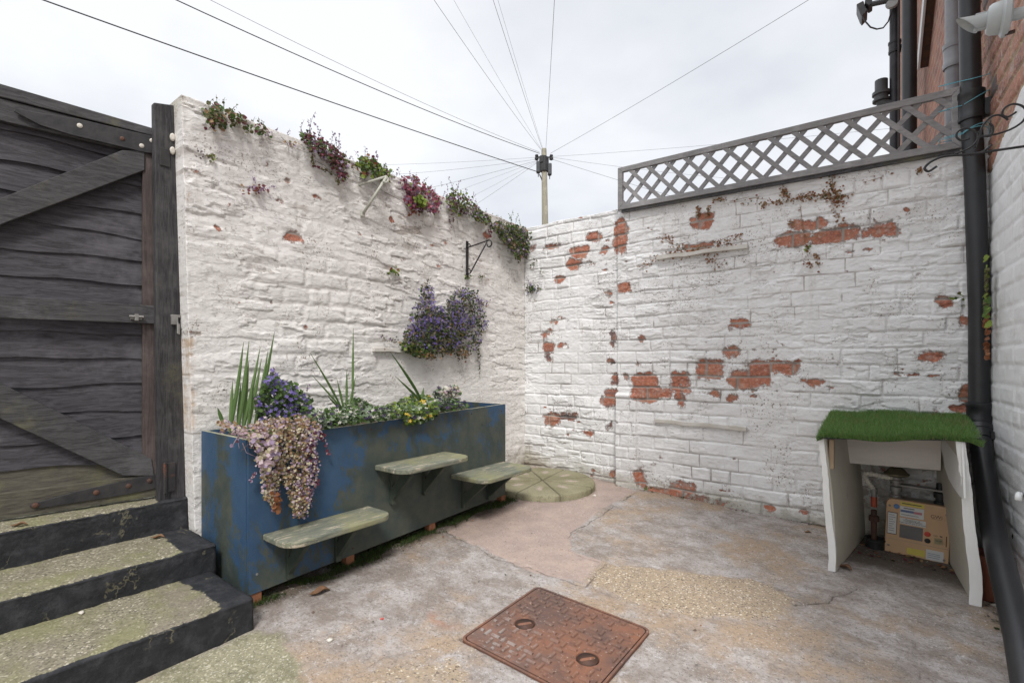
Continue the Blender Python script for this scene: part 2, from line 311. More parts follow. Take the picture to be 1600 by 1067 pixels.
    c = m.mix(m.mr(m.math('ADD', m.attr('bare'), m.math('MULTIPLY', m.math('SUBTRACT', m.noise(9, 6, .7), .5), .9)), .5, 1.0), c, (.40, .335, .28))
    c = m.mix(m.math('MULTIPLY', m.attr('groove'), .9), c, (.055, .045, .03))
    c = m.mix(m.math('MULTIPLY', m.mr(m.noise(70, 4, .75), .53, .62), .6), c, (.11, .10, .065))
    A['stone'] = m.done(c, .85, m.bump(m.noise(50, 6, .7), .5, .008), 0, .3)
    # manhole cover
    m = M_('cast_iron_rust'); c = m.mix(m.mr(m.noise(4, 6, .65), .35, .68), (.12, .075, .062), (.235, .105, .062))
    c = m.mix(m.math('MULTIPLY', m.mr(m.noise(26, 6, .7), .5, .7), .6), c, (.075, .05, .045))
    c = m.mix(m.math('MULTIPLY', m.attr('worn'), m.mr(m.noise(18, 5, .7), .38, .56)), c, (.30, .28, .27))
    c = m.mix(m.mr(m.noise(60, 5, .8), .60, .64), c, (.36, .27, .22)); c = m.mix(m.math('MULTIPLY', m.attr('bar'), .25), c, (.25, .15, .11)); c = m.mix(m.math('MULTIPLY', m.attr('bar_shade'), .3), c, (.055, .035, .03))  # last mix paints a dark shadow edge around each raised bar
    A['manhole'] = m.done(c, .72, m.bump(m.noise(70, 6, .7), .6, .004), .1, .4)
    A['leafdry'] = generic('dead_leaf', (.22, .12, .06), (.12, .065, .04), 20, .8, .2)
    A['pebble'] = generic('pebble_white', (.62, .58, .52), (.5, .46, .40), 20, .6, .2)
    A['pebble_dark'] = generic('pebble_dark', (.10, .07, .055), (.16, .11, .09), 20, .8, .2)
    A['roofline'] = generic('aged_trim', (.70, .72, .74), (.6, .62, .64), 5, .5, .1)
    def leaf(name, a, b, trans=.35):
        m = M_(name); c = m.mix(m.attr('tone'), a, b)
        c = m.mix(m.math('MULTIPLY', m.mr(m.noise(70, 3), .5, .75), .35), c, tuple(x * .55 for x in a))
        m.done(c, .55, None, 0, .35)
        tr = m.n('BsdfTranslucent'); m.l(c, tr.inputs[0]); mx = m.n('MixShader'); mx.inputs[0].default_value = trans
        m.l(m.b.outputs[0], mx.inputs[1]); m.l(tr.outputs[0], mx.inputs[2]); m.l(mx.outputs[0], m.out.inputs[0]); return m.m
    for k, a, b in (('green', (.050, .105, .022), (.11, .18, .045)), ('dark', (.020, .040, .014), (.05, .075, .025)), ('lime', (.17, .25, .035), (.27, .34, .07)),
                    ('olive', (.085, .085, .028), (.15, .14, .055)), ('wine', (.10, .022, .035), (.22, .06, .085)), ('pinkred', (.28, .05, .10), (.42, .15, .2)),
                    ('dry', (.24, .14, .065), (.40, .27, .15)), ('rustleaf', (.22, .075, .03), (.32, .15, .07)), ('violet', (.13, .09, .33), (.25, .19, .50)),
                    ('mauve', (.22, .15, .24), (.38, .30, .42)), ('pink', (.42, .28, .34), (.62, .52, .54)), ('cream', (.46, .40, .24), (.62, .57, .42)),
                    ('white', (.62, .62, .56), (.75, .74, .70)), ('yellow', (.65, .40, .02), (.75, .52, .05)), ('deep', (.025, .012, .05), (.06, .03, .10)),
                    ('blade', (.085, .155, .045), (.16, .25, .09)), ('turf', (.085, .19, .040), (.24, .38, .13)), ('moss', (.030, .050, .014), (.075, .10, .028)),
                    ('grey', (.10, .085, .085), (.18, .15, .15)), ('silver', (.16, .22, .14), (.3, .36, .25))):
        A[k] = leaf('leaf_' + k, a, b)
setup_mats()

# ---------------------------------------------------------------- object helpers
def tag(o, label=None, cat=None, group=None, kind=None):
    if label: o['label'] = label
    if cat: o['category'] = cat
    if group: o['group'] = group
    if kind: o['kind'] = kind
    return o
def empty(name, loc, label=None, cat=None, group=None, rz=0):
    o = bpy.data.objects.new(name, None); COL.objects.link(o); o.location = loc; o.rotation_euler = (0, 0, rz)
    o.empty_display_size = .05; bpy.context.view_layer.update()
    return tag(o, label, cat, group)
def link(name, me, mats, parent=None, smooth=False, bevel=0, keep=True):
    """one mesh object; vertices are given in world space, then moved into the parent's frame"""
    for m in (mats if isinstance(mats, (list, tuple)) else [mats]): me.materials.append(MAT[m] if isinstance(m, str) else m)
    o = bpy.data.objects.new(name, me); COL.objects.link(o)
    if parent is not None:
        o.parent = parent; o.matrix_parent_inverse = wm(parent).inverted()
    if smooth: me.polygons.foreach_set('use_smooth', [True] * len(me.polygons))
    if bevel:
        b = o.modifiers.new('bevel', 'BEVEL'); b.width = bevel; b.segments = 2; b.limit_method = 'ANGLE'; b.angle_limit = R_(40)
    return o
def wm(o):
    m = o.matrix_basis.copy()
    if o.parent is not None: m = wm(o.parent) @ o.matrix_parent_inverse @ m
    return m
class MB:
    def __init__(s): s.v = []; s.f = []; s.mi = []; s.cur = 0
    def add(s, vs, fs):
        k = len(s.v); s.v += [tuple(v) for v in vs]; s.f += [tuple(i + k for i in f) for f in fs]; s.mi += [s.cur] * len(fs); return s
    def box(s, c, d, rot=None):
        c = Vector(c); vs = []
        for x in (-.5, .5):
            for y in (-.5, .5):
                for z in (-.5, .5):
                    v = Vector((x * d[0], y * d[1], z * d[2]))
                    if rot is not None: v = rot @ v
                    vs.append(c + v)
        return s.add(vs, [(0, 1, 3, 2), (4, 6, 7, 5), (0, 4, 5, 1), (2, 3, 7, 6), (0, 2, 6, 4), (1, 5, 7, 3)])
    def hexa(s, a, b):   # two quads (lists of 4) -> closed hexahedron
        return s.add(list(a) + list(b), [(3, 2, 1, 0), (4, 5, 6, 7), (0, 1, 5, 4), (1, 2, 6, 5), (2, 3, 7, 6), (3, 0, 4, 7)])
    def bar(s, a, b, w, t, up=(0, 0, 1)):
        a = Vector(a); b = Vector(b); d = (b - a).normalized(); u = Vector(up); sd = d.cross(u).normalized(); u = sd.cross(d).normalized()
        q = lambda p: [p + sd * x * t / 2 + u * y * w / 2 for x, y in ((-1, -1), (1, -1), (1, 1), (-1, 1))]
        return s.hexa(q(a), q(b))
    def tube(s, pts, r, n=10, cap=True):
        pts = [Vector(p) for p in pts]; m = len(pts); rs = r if isinstance(r, (list, tuple)) else [r] * m
        prev = None; vs = []
        for i, p in enumerate(pts):
            d = (pts[min(i + 1, m - 1)] - pts[max(i - 1, 0)]).normalized()
            if prev is None:
                a = Vector((0, 0, 1)) if abs(d.z) < .9 else Vector((1, 0, 0)); u = d.cross(a).normalized()
            else: u = (prev - d * prev.dot(d)).normalized()
            prev = u; w = d.cross(u)
            for k in range(n):
                t = 2 * math.pi * k / n; vs.append(p + (u * math.cos(t) + w * math.sin(t)) * rs[i])
        fs = [(i * n + k, i * n + (k + 1) % n, (i + 1) * n + (k + 1) % n, (i + 1) * n + k) for i in range(m - 1) for k in range(n)]
        if cap: fs += [tuple(range(n - 1, -1, -1)), tuple((m - 1) * n + k for k in range(n))]
        return s.add(vs, fs)
    def lathe(s, c, prof, n=24, axis=(0, 0, 1)):   # prof: (radius, height)
        c = Vector(c); q = Vector((0, 0, 1)).rotation_difference(Vector(axis)); vs = []
        for r, h in prof:
            for k in range(n):
                t = 2 * math.pi * k / n; vs.append(c + q @ Vector((r * math.cos(t), r * math.sin(t), h)))
        m = len(prof); fs = [(i * n + k, i * n + (k + 1) % n, (i + 1) * n + (k + 1) % n, (i + 1) * n + k) for i in range(m - 1) for k in range(n)]
        fs += [tuple(range(n - 1, -1, -1)), tuple((m - 1) * n + k for k in range(n))]
        return s.add(vs, fs)
    def prism(s, poly, ext):   # polygon (list of Vector) extruded by ext
        poly = [Vector(p) for p in poly]; n = len(poly); e = Vector(ext)
        return s.add(poly + [p + e for p in poly], [tuple(range(n - 1, -1, -1)), tuple(range(n, 2 * n))] + [(i, (i + 1) % n, n + (i + 1) % n, n + i) for i in range(n)])
    def mesh(s, name):
        me = bpy.data.meshes.new(name); me.from_pydata(s.v, [], s.f); me.polygons.foreach_set('material_index', s.mi); me.update()
        bm = bmesh.new(); bm.from_mesh(me); bmesh.ops.recalc_face_normals(bm, faces=bm.faces); bm.to_mesh(me); bm.free(); return me
    def out(s, name, mats, parent=None, smooth=False, bevel=0): return link(name, s.mesh(name), mats, parent, smooth, bevel)
def smooth_angle(o, a=35):
    me = o.data; me.polygons.foreach_set('use_smooth', [True] * len(me.polygons)); me.set_sharp_from_angle(angle=R_(a)); return o
def fattr(me, name, arr):
    a = me.attributes.new(name, 'FLOAT', 'POINT'); a.data.foreach_set('value', np.asarray(arr, dtype=np.float32).ravel())
def arc(c, r, a0, a1, n, e1, e2):
    c = Vector(c); e1 = Vector(e1); e2 = Vector(e2)
    return [c + e1 * r * math.cos(R_(a0 + (a1 - a0) * i / n)) + e2 * r * math.sin(R_(a0 + (a1 - a0) * i / n)) for i in range(n + 1)]
def spiral(c, r0, r1, a0, a1, n, e1, e2):
    c = Vector(c); e1 = Vector(e1); e2 = Vector(e2); o = []
    for i in range(n + 1):
        t = i / n; r = r0 + (r1 - r0) * t; a = R_(a0 + (a1 - a0) * t); o.append(c + e1 * r * math.cos(a) + e2 * r * math.sin(a))
    return o

# ---------------------------------------------------------------- brick walls with real relief
def bricks(u, v, ch, bl, seed, wob=.010, head=4):
    vw = v + wob * 2 * (fbm(u * 2.2, v * 2.2, seed + 3, 3) - .5); row = np.floor(vw / ch); fv = vw / ch - row
    hd = (np.mod(row, head) == 1); rl = np.where(hd, bl * .5, bl)
    off = np.where(np.mod(row, 2) == 0, 0, bl * .5) + np.where(hd, bl * .25, 0) + (_h(row, row * 0, seed) - .5) * bl * .35
    uw = (u + off + wob * 1.6 * (fbm(u * 3, v * 3, seed + 9, 3) - .5)) / rl; c = np.floor(uw); fu = uw - c
    d = np.minimum(np.minimum(fv, 1 - fv) * ch, np.minimum(fu, 1 - fu) * rl)
    dv = np.minimum(fv, 1 - fv) * ch
    return d, dv, _h(c, row, seed + 5), _h(c, row, seed + 8), fv
def rect_mask(u, v, rects, seed, soft=.045):
    m = np.zeros_like(u); wu = u + .085 * (fbm(u * 10, v * 10, seed, 5) - .5); wv = v + .06 * (fbm(u * 10, v * 10, seed + 4, 5) - .5)
    for (u0, u1, v0, v1, k) in rects:
        s = min(soft, (u1 - u0) * .45, (v1 - v0) * .5) + .008
        q = sm(-s, s, wu - u0) * sm(-s, s, u1 - wu) * sm(-s, s, wv - v0) * sm(-s, s, v1 - wv)
        m = np.maximum(m, q * k)
    return m
def wall_mesh(name, O, U, N, us, ztop, zbot, dv, height, thick, mats, parent=None, top_mat=1):
    U = Vector(U); N = Vector(N); nv = int((2.6 if ztop is None else max(ztop(us)) - zbot) / dv) + 1
    u = np.repeat(us[:, None], nv, 1); zt = np.repeat(ztop(us)[:, None], nv, 1); t = np.linspace(0, 1, nv)[None, :]
    z = zbot + (zt - zbot) * t
    h, at_, du = height(u, z, zt)
    P = np.zeros(u.shape + (3,)); uu = u + du
    for k in range(3): P[..., k] = O[k] + uu * U[k] + h * N[k]
    P[..., 2] += z
    nu = len(us); V = P.reshape(-1, 3)
    i, j = np.meshgrid(np.arange(nu - 1), np.arange(nv - 1), indexing='ij'); a = (i * nv + j).ravel()
    q = np.stack([a, a + nv, a + nv + 1, a + 1], 1)
    # ring on the back so that the wall is a solid
    ring = [(k, 0) for k in range(nu)] + [(nu - 1, k) for k in range(1, nv)] + [(k, nv - 1) for k in range(nu - 2, -1, -1)] + [(0, k) for k in range(nv - 2, 0, -1)]
    fi = [x * nv + y for x, y in ring]; B = V[fi] - np.array(N[:]) * (thick + 0)[None] if False else V[fi] - np.array(N[:])[None, :] * thick
    nb = len(V); n = len(fi); V2 = np.concatenate([V, B])
    F2 = [tuple(int(x) for x in f) for f in q]; nf = len(F2); mi = [0] * nf
    for k in range(n):
        k2 = (k + 1) % n; F2.append((fi[k], nb + k, nb + k2, fi[k2])); top = ring[k][1] == nv - 1 and ring[k2][1] == nv - 1; mi.append(top_mat if top else 0)
    F2.append(tuple(nb + k for k in range(n))); mi.append(0)
    me = bpy.data.meshes.new(name); me.from_pydata([tuple(x) for x in V2], [], F2); me.polygons.foreach_set('material_index', mi)
    for kname, arr in at_.items(): fattr(me, kname, np.concatenate([arr.ravel(), arr.ravel()[fi]]))
    o = link(name, me, mats, parent); sm_ = [True] * nf + [False] * (len(F2) - nf); me.polygons.foreach_set('use_smooth', sm_)
    # consistent normals: front grid first
    bm = bmesh.new(); bm.from_mesh(me); bmesh.ops.recalc_face_normals(bm, faces=bm.faces); bm.to_mesh(me); bm.free()
    return o

# px lists read off the photograph -> metres on the wall
def c5(*r): return [(780 + a / 2.223, 780 + b / 2.223, 320 + c / 2.223, 320 + d / 2.223, k) for a, b, c, d, k in r]
def c6(*r): return [(950 + a / 2.857, 950 + b / 2.857, 100 + c / 2.857, 100 + d / 2.857, k) for a, b, c, d, k in r]
def c7(*r): return [(1420 + a / 3.555, 1420 + b / 3.555, 400 + c / 3.555, 400 + d / 3.555, k) for a, b, c, d, k in r]
back_px = c5((105, 132, 135, 165, 1), (145, 220, 132, 158, .72), (255, 315, 145, 180, 1), (300, 355, 98, 130, .9), (345, 387, 140, 170, .9), (400, 452, 55, 180, 1), (232, 292, 190, 225, 1),
    (300, 345, 190, 218, .75), (195, 232, 243, 270, .85), (365, 390, 295, 325, .8), (412, 460, 275, 310, .85), (375, 397, 335, 347, .8), (177, 205, 396, 418, .8), (140, 190, 433, 466, .7),
    (150, 197, 473, 515, 1), (203, 240, 476, 500, .9), (485, 512, 452, 482, .8), (812, 882, 392, 430, .85), (775, 850, 490, 535, 1), (690, 787, 536, 600, 1), (472, 557, 583, 682, 1),
    (530, 608, 628, 672, 1), (600, 682, 583, 650, 1), (622, 655, 645, 702, .9), (803, 950, 570, 635, .95), (870, 1042, 543, 590, 1.05), (1078, 1127, 598, 635, 1), (788, 838, 658, 682, .8),
    (1045, 1082, 598, 612, .8), (360, 412, 632, 705, 1), (386, 417, 580, 627, 1), (438, 468, 575, 622, .8), (158, 212, 718, 770, 1), (205, 272, 720, 748, 1), (288, 332, 778, 796, .8),
    (372, 398, 740, 792, .75), (668, 747, 40, 90, 1), (650, 742, 136, 165, 1), (1010, 1137, 55, 95, 1), (958, 1087, 98, 150, 1), (1093, 1158, 88, 140, .9), (588, 690, 952, 1005, .72),
    (478, 525, 912, 978, .8), (525, 642, 992, 1032, .8), (383, 415, 918, 955, .8), (925, 962, 1038, 1062, .85), (1055, 1088, 1046, 1064, .85), (150, 185, 510, 548, .7), (385, 410, 425, 500, .66),
    (380, 405, 535, 560, .7), (480, 505, 535, 560, .65), (730, 770, 645, 670, .6), (270, 300, 985, 1000, .0)) + \
    c6((745, 905, 755, 825, 1), (915, 1147, 738, 802, 1.05), (1148, 1295, 715, 780, .95), (808, 972, 700, 750, 1), (1330, 1352, 650, 670, 1)) + \
    c7((140, 245, 213, 300, .9), (270, 330, 333, 402, 1), (48, 192, 528, 597, .95), (266, 330, 728, 812, 1), (198, 322, 818, 852, .78)) + \
    [(1335, 1352, 690, 705, .0), (1010, 1130, 765, 790, .6), (1290, 1310, 800, 830, .5)]
back_dark = c5((205, 272, 722, 748, 1), (365, 412, 700, 712, 1), (360, 412, 655, 662, 1), (150, 190, 505, 548, 1), (372, 398, 740, 792, 1), (385, 410, 425, 500, 1), (380, 415, 612, 627, 1), (385, 405, 535, 560, 1))
left_px = [(280 + a / 2.667, 280 + b / 2.667, 130 + c / 2.667, 130 + d / 2.667, k) for a, b, c, d, k in
    ((433, 512, 618, 666, .95), (556, 592, 452, 478, .8), (438, 474, 402, 427, .85), (168, 204, 598, 622, .9), (868, 892, 556, 582, .9), (545, 560, 650, 662, .8), (925, 950, 738, 758, .6),
     (1065, 1092, 752, 778, .7), (60, 135, 1030, 1052, .7), (505, 530, 1012, 1036, .8), (90, 125, 375, 395, .8), (1260, 1300, 620, 655, .8), (375, 395, 905, 925, .8), (400, 450, 470, 502, .65), (180, 260, 480, 520, .5), (1090, 1130, 640, 680, .5))]
left_stain = [(312, 324, 300, 330, .8), (300, 316, 520, 545, 1), (294, 314, 530, 680, .75), (302, 316, 345, 365, .5), (296, 306, 700, 760, .6)]
def to_uv_back(L, Y=YB):
    o = []
    for x0, x1, y0, y1, k in L:
        if k <= 0: continue
        xm, ym = (x0 + x1) / 2, (y0 + y1) / 2
        o.append((onY(x0, ym, Y).x - XL, onY(x1, ym, Y).x - XL, onY(xm, y1, Y).z, onY(xm, y0, Y).z, k))
    return o
Y0L = 1.03
def to_uv_left(L):
    o = []
    for x0, x1, y0, y1, k in L:
        xm, ym = (x0 + x1) / 2, (y0 + y1) / 2
        o.append((onX(x0, ym).y - Y0L, onX(x1, ym).y - Y0L, onX(xm, y1).z, onX(xm, y0).z, k))
    return o

def back_height(u, z, zt):
    CH, BL = .0985, .285
    d, dv, tone, off, fv = bricks(u, z, CH, BL, 11, .017)
    lf = fbm(u * 2.3, z * 2.3, 21, 3); fill = .22 + .95 * sm(.38, .62, lf)
    prof = sm(.000, .010, d - .0025)
    h = .0085 * prof * fill + (off - .5) * .010 * prof * fill + .022 * (fbm(u * 2.5, z * 3.5, 31, 3) - .5) + .0055 * (fbm(u * 14, z * 20, 41, 4) - .5) + .004 * (fbm(u * 45, z * 60, 43, 3) - .5)
    rag = fbm(u * 7, z * 26, 47, 4); h = h + .006 * sm(.50, .53, rag) * sm(.4, .7, fbm(u * 2, z * 2, 49, 2))
    ustep = onY(967, 500).x - XL; uend = onY(1000, 500).x - XL; zp = onY(985, 615).z
    h = h + .035 * sm(ustep - .006, ustep + .006, u)
    h = h + .035 * sm(ustep - .006, ustep + .006, u) * (1 - sm(uend - .01, uend + .012, u)) * (1 - sm(zp - .01, zp + .01, z))
    peel = rect_mask(u, z, to_uv_back(back_px), 51) * (.70 + .55 * off) * (1 - .22 * (1 - sm(.002, .012, d)) * (off > .5))
    # small flakes following the joints
    fl = sm(.70, .78, fbm(u * 16, z * 24, 61, 4)) * sm(.50, .66, fbm(u * 2.2, z * 2.2, 63, 3)); peel = np.maximum(peel, fl * .55)
    h = h - .006 * sm(.4, .6, peel)
    jt = 1 - sm(.004, .011, d); dk = rect_mask(u, z, to_uv_back(back_dark), 52)
    cav = (1 - sm(.001, .0075, d)) * (.35 + 1.0 * sm(.35, .65, fbm(u * 5, z * 5, 71, 3))) + .6 * sm(.57, .7, fbm(u * 9, z * 40, 73, 3)) * .7
    cav = np.maximum(cav, 1.1 * np.exp(-((rag - .505) / .008) ** 2) * sm(.42, .6, fbm(u * 2, z * 2, 49, 2)))
    near = rect_mask(u, z, [(a - .05, b + .05, c - .04, e + .04, k) for a, b, c, e, k in to_uv_back(back_px)], 54, .09); mt = sm(2.60, 2.70, u) * sm(3.16, 3.08, u) * sm(.60, .5, z); cav = cav + mt * 1.3 * sm(.45, .62, fbm(u * 16, z * 16, 57, 5)) + .25 * mt; cav = cav + .45 * near * fbm(u * 22, z * 22, 55, 4)
    base = gz(u + XL, YB)
    alg = .95 * (1 - sm(0, .26, z - base)) + .45 * sm(.10, 0, zt - z) + .55 * sm(.35, 0, u) * sm(.9, .3, z) + .75 * sm(2.62, 2.72, u) * sm(3.16, 3.08, u) * sm(.60, .5, z)
    y0 = onY(910, 600).x - XL
    stain = np.exp(-((u - y0) / .010) ** 2) * sm(.85, .95, z) * (1 - sm(1.32, 1.4, z)) * .62
    return h, dict(peel=peel, joint=jt, tone=tone, cav=cav, stain=stain, algae=alg, dark=dk), u * 0
def left_height(u, z, zt):
    CH, BL = .104, .30
    d, dv, tone, off, fv = bricks(u, z, CH, BL, 91, .014)
    lf = fbm(u * 1.3, z * 1.3, 121, 3); fill = .15 + .8 * sm(.35, .62, lf)
    prof = sm(.000, .028, d)
    h = .0065 * prof * fill + (off - .5) * .008 * prof * fill + .013 * (fbm(u * 2.2, z * 3, 131, 3) - .5) + .004 * (fbm(u * 45, z * 60, 143, 3) - .5) + .007 * (fbm(u * 11, z * 17, 141, 4) - .5)
    rag = fbm(u * 6, z * 25 + u * 1.2, 147, 4); h = h + .007 * sm(.50, .53, rag) * sm(.38, .65, fbm(u * 2, z * 2, 149, 2))
    up = sm(1.0, 1.9, z); h = h + .008 * up * (fbm(u * 8, z * 14, 151, 4) - .5)
    ul = onX(795, 600).y - Y0L; h = h + .02 * sm(.45, .1, z) * (fbm(u * 14, z * 14, 155, 3) - .2) * sm(ul - .9, ul, u)
    peel = rect_mask(u, z, to_uv_left(left_px), 151)
    fl = sm(.72, .80, fbm(u * 16, z * 22, 161, 4)) * sm(.5, .66, fbm(u * 2.4, z * 2.4, 163, 3)) * sm(.9, 1.5, z); peel = np.maximum(peel, fl * .55)
    endm = sm(.035, .0, u); peel = np.maximum(peel * .9, endm * sm(.66, .8, fbm(u * 3, z * 9, 164, 3)) * .6)
    h = h - .006 * sm(.4, .6, peel)
    rg = np.exp(-((rag - .505) / .010) ** 2) * sm(.40, .62, fbm(u * 2, z * 2, 149, 2))
    cav = .55 * sm(.11, .0, u) * sm(.4, .6, fbm(u * 16, z * 12, 177, 4)) + 1.1 * rg + (1 - sm(.001, .008, dv)) * (.3 + .7 * fbm(u * 5, z * 5, 171, 3)) + .75 * sm(.56, .68, fbm(u * 8 + z * 4, z * 34, 173, 3)) * (.35 + .65 * up) + .40 * up * sm(.45, .62, fbm(u * 5, z * 7, 179, 5))
    stain = rect_mask(u, z, to_uv_left(left_stain), 175)
    base = gz(XL, Y0L + u)
    alg = .95 * (1 - sm(0, .35, z - base)) + .5 * sm(.16, 0, zt - z) + .35 * (1 - sm(0, .05, u))
    return h, dict(peel=peel, joint=1 - sm(.004, .011, d), tone=tone, cav=cav, stain=stain, algae=alg, dark=u * 0), -.028 * z * (1 - sm(0, .6, u))
def house_height(u, z, zt):
    CH, BL = .098, .285
    d, dv, tone, off, fv = bricks(u, z, CH, BL, 191, .004, 6)
    za = hp(1600, 140); zb2 = hp(1549, 272); ua, ub = (za - HO).dot(HU), (zb2 - HO).dot(HU)
    white = sm(-.01, .01, zb2.z + (za.z - zb2.z) * (ub - u) / (ub - ua) + .05 * (fbm(u * 8, z * 3, 201, 3) - .5) - z)
    prof = sm(.0, .010, d - .005)
    h = .009 * prof * (.45 + .75 * (1 - white)) + (off - .5) * .004 * prof + .006 * (fbm(u * 12, z * 16, 211, 4) - .5)
    jt = 1 - sm(.005, .009, d); h = h + .004 * white
    cav = (1 - sm(.002, .010, d)) * .75
    yl = sm(.5, .62, fbm(u * 2.5, z * 2.0, 221, 3)) * (1 - white)
    return h, dict(peel=1.4 * (1 - white) + .0, joint=jt, tone=tone, cav=cav * .8, stain=u * 0, algae=.15 * (1 - sm(0, .3, z + .1)) + .25 * sm(-.1, .05, u), dark=(tone > .86) * (1. - white)), u * 0

def build_walls():
    us = np.arange(0, 3.42, .0052)
    zt = lambda u: 2.300 - .010 * sm(0, 3, u) + .018 * (fbm(u * 5, u * 0, 5, 4) - .5) - .03 * sm(.98, 1.0, u) * 1
    o = wall_mesh('brick_wall', (XL, YB, 0), (1, 0, 0), (0, -1, 0), us, zt, -.32, .0052, back_height, .22, ['wall_back', 'coping'])
    tag(o, 'white painted brick wall with red brick showing through, under the grey trellis', 'wall')
    us = np.arange(0, 3.30, .006)
    zt = lambda u: 2.355 - .045 * sm(0, 2.9, u) + .020 * (fbm(u * 5, u * 0, 6, 4) - .5)
    o = wall_mesh('brick_wall', (XL, Y0L, 0), (0, 1, 0), (1, 0, 0), us, zt, -.32, .006, left_height, .24, ['wall_left', 'coping'])
    tag(o, 'lumpy whitewashed wall behind the blue planter, plants growing along its top', 'wall')
build_walls()

# ---------------------------------------------------------------- ground
def poly_sd(x, y, P):
    P = [np.array(p[:2]) for p in P]; n = len(P); dmin = np.full(x.shape, 1e9); inside = np.zeros(x.shape, bool)
    for i in range(n):
        a, b = P[i], P[(i + 1) % n]; e = b - a; t = np.clip(((x - a[0]) * e[0] + (y - a[1]) * e[1]) / max(e @ e, 1e-9), 0, 1)
        dmin = np.minimum(dmin, np.hypot(x - a[0] - t * e[0], y - a[1] - t * e[1]))
        c = ((a[1] > y) != (b[1] > y)) & (x < (b[0] - a[0]) * (y - a[1]) / (b[1] - a[1] + 1e-12) + a[0]); inside ^= c
    return np.where(inside, dmin, -dmin)
def line_d(x, y, P):
    P = [np.array(p[:2]) for p in P]; dmin = np.full(x.shape, 1e9)
    for a, b in zip(P[:-1], P[1:]):
        e = b - a; t = np.clip(((x - a[0]) * e[0] + (y - a[1]) * e[1]) / max(e @ e, 1e-9), 0, 1)
        dmin = np.minimum(dmin, np.hypot(x - a[0] - t * e[0], y - a[1] - t * e[1]))
    return dmin
def G(L): return [gnd(*p) for p in L]
def build_ground():
    xs = np.concatenate([[-200, -60, -20, -8, -4.5, -3.4], np.arange(-2.95, .62, .0085), [.8, 1.5, 4, 12, 50, 200]])
    ys = np.concatenate([[-200, -60, -15, -4, -1.5, -.5, .2, .5], np.arange(.82, 3.98, .0085), [4.4, 6, 12, 40, 200]])
    x, y = np.meshgrid(xs, ys, indexing='ij')
    cx = np.clip(x, -3.1, .9); cy = np.clip(y, 0, 4.1); z = -.036 * (cx - XL) - .035 * (YB - cy)
    w = .05 * (fbm(x * 6, y * 6, 1, 4) - .5); xw = x + w; yw = y + .05 * (fbm(x * 6, y * 6, 9, 4) - .5)
    pink = .5 + 8 * poly_sd(xw, yw, G([(700, 832), (760, 858), (830, 893), (915, 912), (942, 877), (890, 860), (893, 830), (945, 792), (992, 768), (935, 738), (850, 700), (700, 760)]))
    pink = np.clip(pink, 0, 1)
    peb = .5 + 6.5 * poly_sd(xw, yw, G([(938, 877), (990, 885), (1080, 895), (1180, 905), (1245, 935), (1215, 968), (1160, 970), (1080, 965), (980, 938), (915, 912)]))
    peb2 = .35 + 4 * poly_sd(xw, yw, G([(575, 1045), (640, 1030), (718, 1022), (760, 1075), (560, 1085)]))
    peb = np.clip(np.maximum(peb, peb2), 0, 1)
    moss = np.clip(.5 + 4.5 * poly_sd(xw, yw, G([(140, 1085), (398, 984), (440, 985), (465, 1035), (490, 1090), (300, 1200)])), 0, 1)
    def cr(L, wd=.006, wob=.055):
        xx = x + wob * (fbm(x * 14, y * 14, 77, 4) - .5); yy = y + wob * (fbm(x * 14, y * 14, 78, 4) - .5)
        return np.exp(-(line_d(xx, yy, G(L)) / (wd * (.55 + .9 * fbm(x * 9, y * 9, 79, 3)))) ** 2)
    crack = np.maximum.reduce([cr([(695, 830), (735, 848), (780, 872), (830, 888), (865, 902), (915, 914), (942, 880)], .0062), cr([(892, 832), (935, 806), (990, 770)], .0065),
        cr([(1244, 946), (1270, 943), (1294, 941), (1298, 932), (1327, 924), (1345, 917)], .006), .75 * cr([(577, 1037), (630, 1015), (670, 1005), (716, 996)], .006),
        .7 * cr([(1425, 965), (1432, 1020), (1440, 1067)], .004, .01), .75 * cr([(892, 832), (890, 860), (942, 878), (1080, 895), (1180, 905), (1245, 936)], .005), .6 * cr([(915, 912), (1000, 945), (1090, 966), (1215, 968)], .005)])
    wd = np.minimum(np.minimum(x - XL, YB - y), .45 - x)
    dirt = .95 * np.exp(-np.clip(wd, 0, 9) / .055)  # dirt at the feet of things, also darkening the floor as painted contact shadow
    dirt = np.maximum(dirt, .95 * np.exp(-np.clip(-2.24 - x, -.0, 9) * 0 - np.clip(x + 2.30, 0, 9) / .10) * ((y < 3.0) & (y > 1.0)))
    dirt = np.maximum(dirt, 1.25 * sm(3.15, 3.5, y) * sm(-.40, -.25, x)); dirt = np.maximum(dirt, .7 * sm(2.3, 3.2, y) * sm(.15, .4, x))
    mh = np.maximum(np.abs(x + 1.1285) - .2955, np.abs(y - 1.7575) - .2765); dirt = np.maximum(dirt, .8 * np.exp(-np.clip(mh, 0, 9) / .014))
    dirt = np.maximum(dirt, .7 * np.exp(-np.abs(np.hypot(x + 2.36, y - 3.45) - .44) / .04))
    rc = gnd(685, 968); rust = .5 * np.exp(-(((x - rc.x) / .09) ** 2 + ((y - rc.y) / .035) ** 2)) * sm(.4, .6, fbm(x * 20, y * 20, 5, 3))
    z = z + .008 * (fbm(x * 5, y * 5, 15, 4) - .5) + .006 * (fbm(x * 20, y * 20, 16, 3) - .5) - .010 * crack + .004 * sm(.4, .6, peb) + .006 * sm(.4, .7, moss) * fbm(x * 40, y * 40, 19, 2)
    z = np.where(mh < .004, z - .035, z)
    nx, ny = len(xs), len(ys); V = np.stack([x, y, z], -1).reshape(-1, 3)
    i, j = np.meshgrid(np.arange(nx - 1), np.arange(ny - 1), indexing='ij'); a = (i * ny + j).ravel()
    q = np.stack([a, a + ny, a + ny + 1, a + 1], 1)
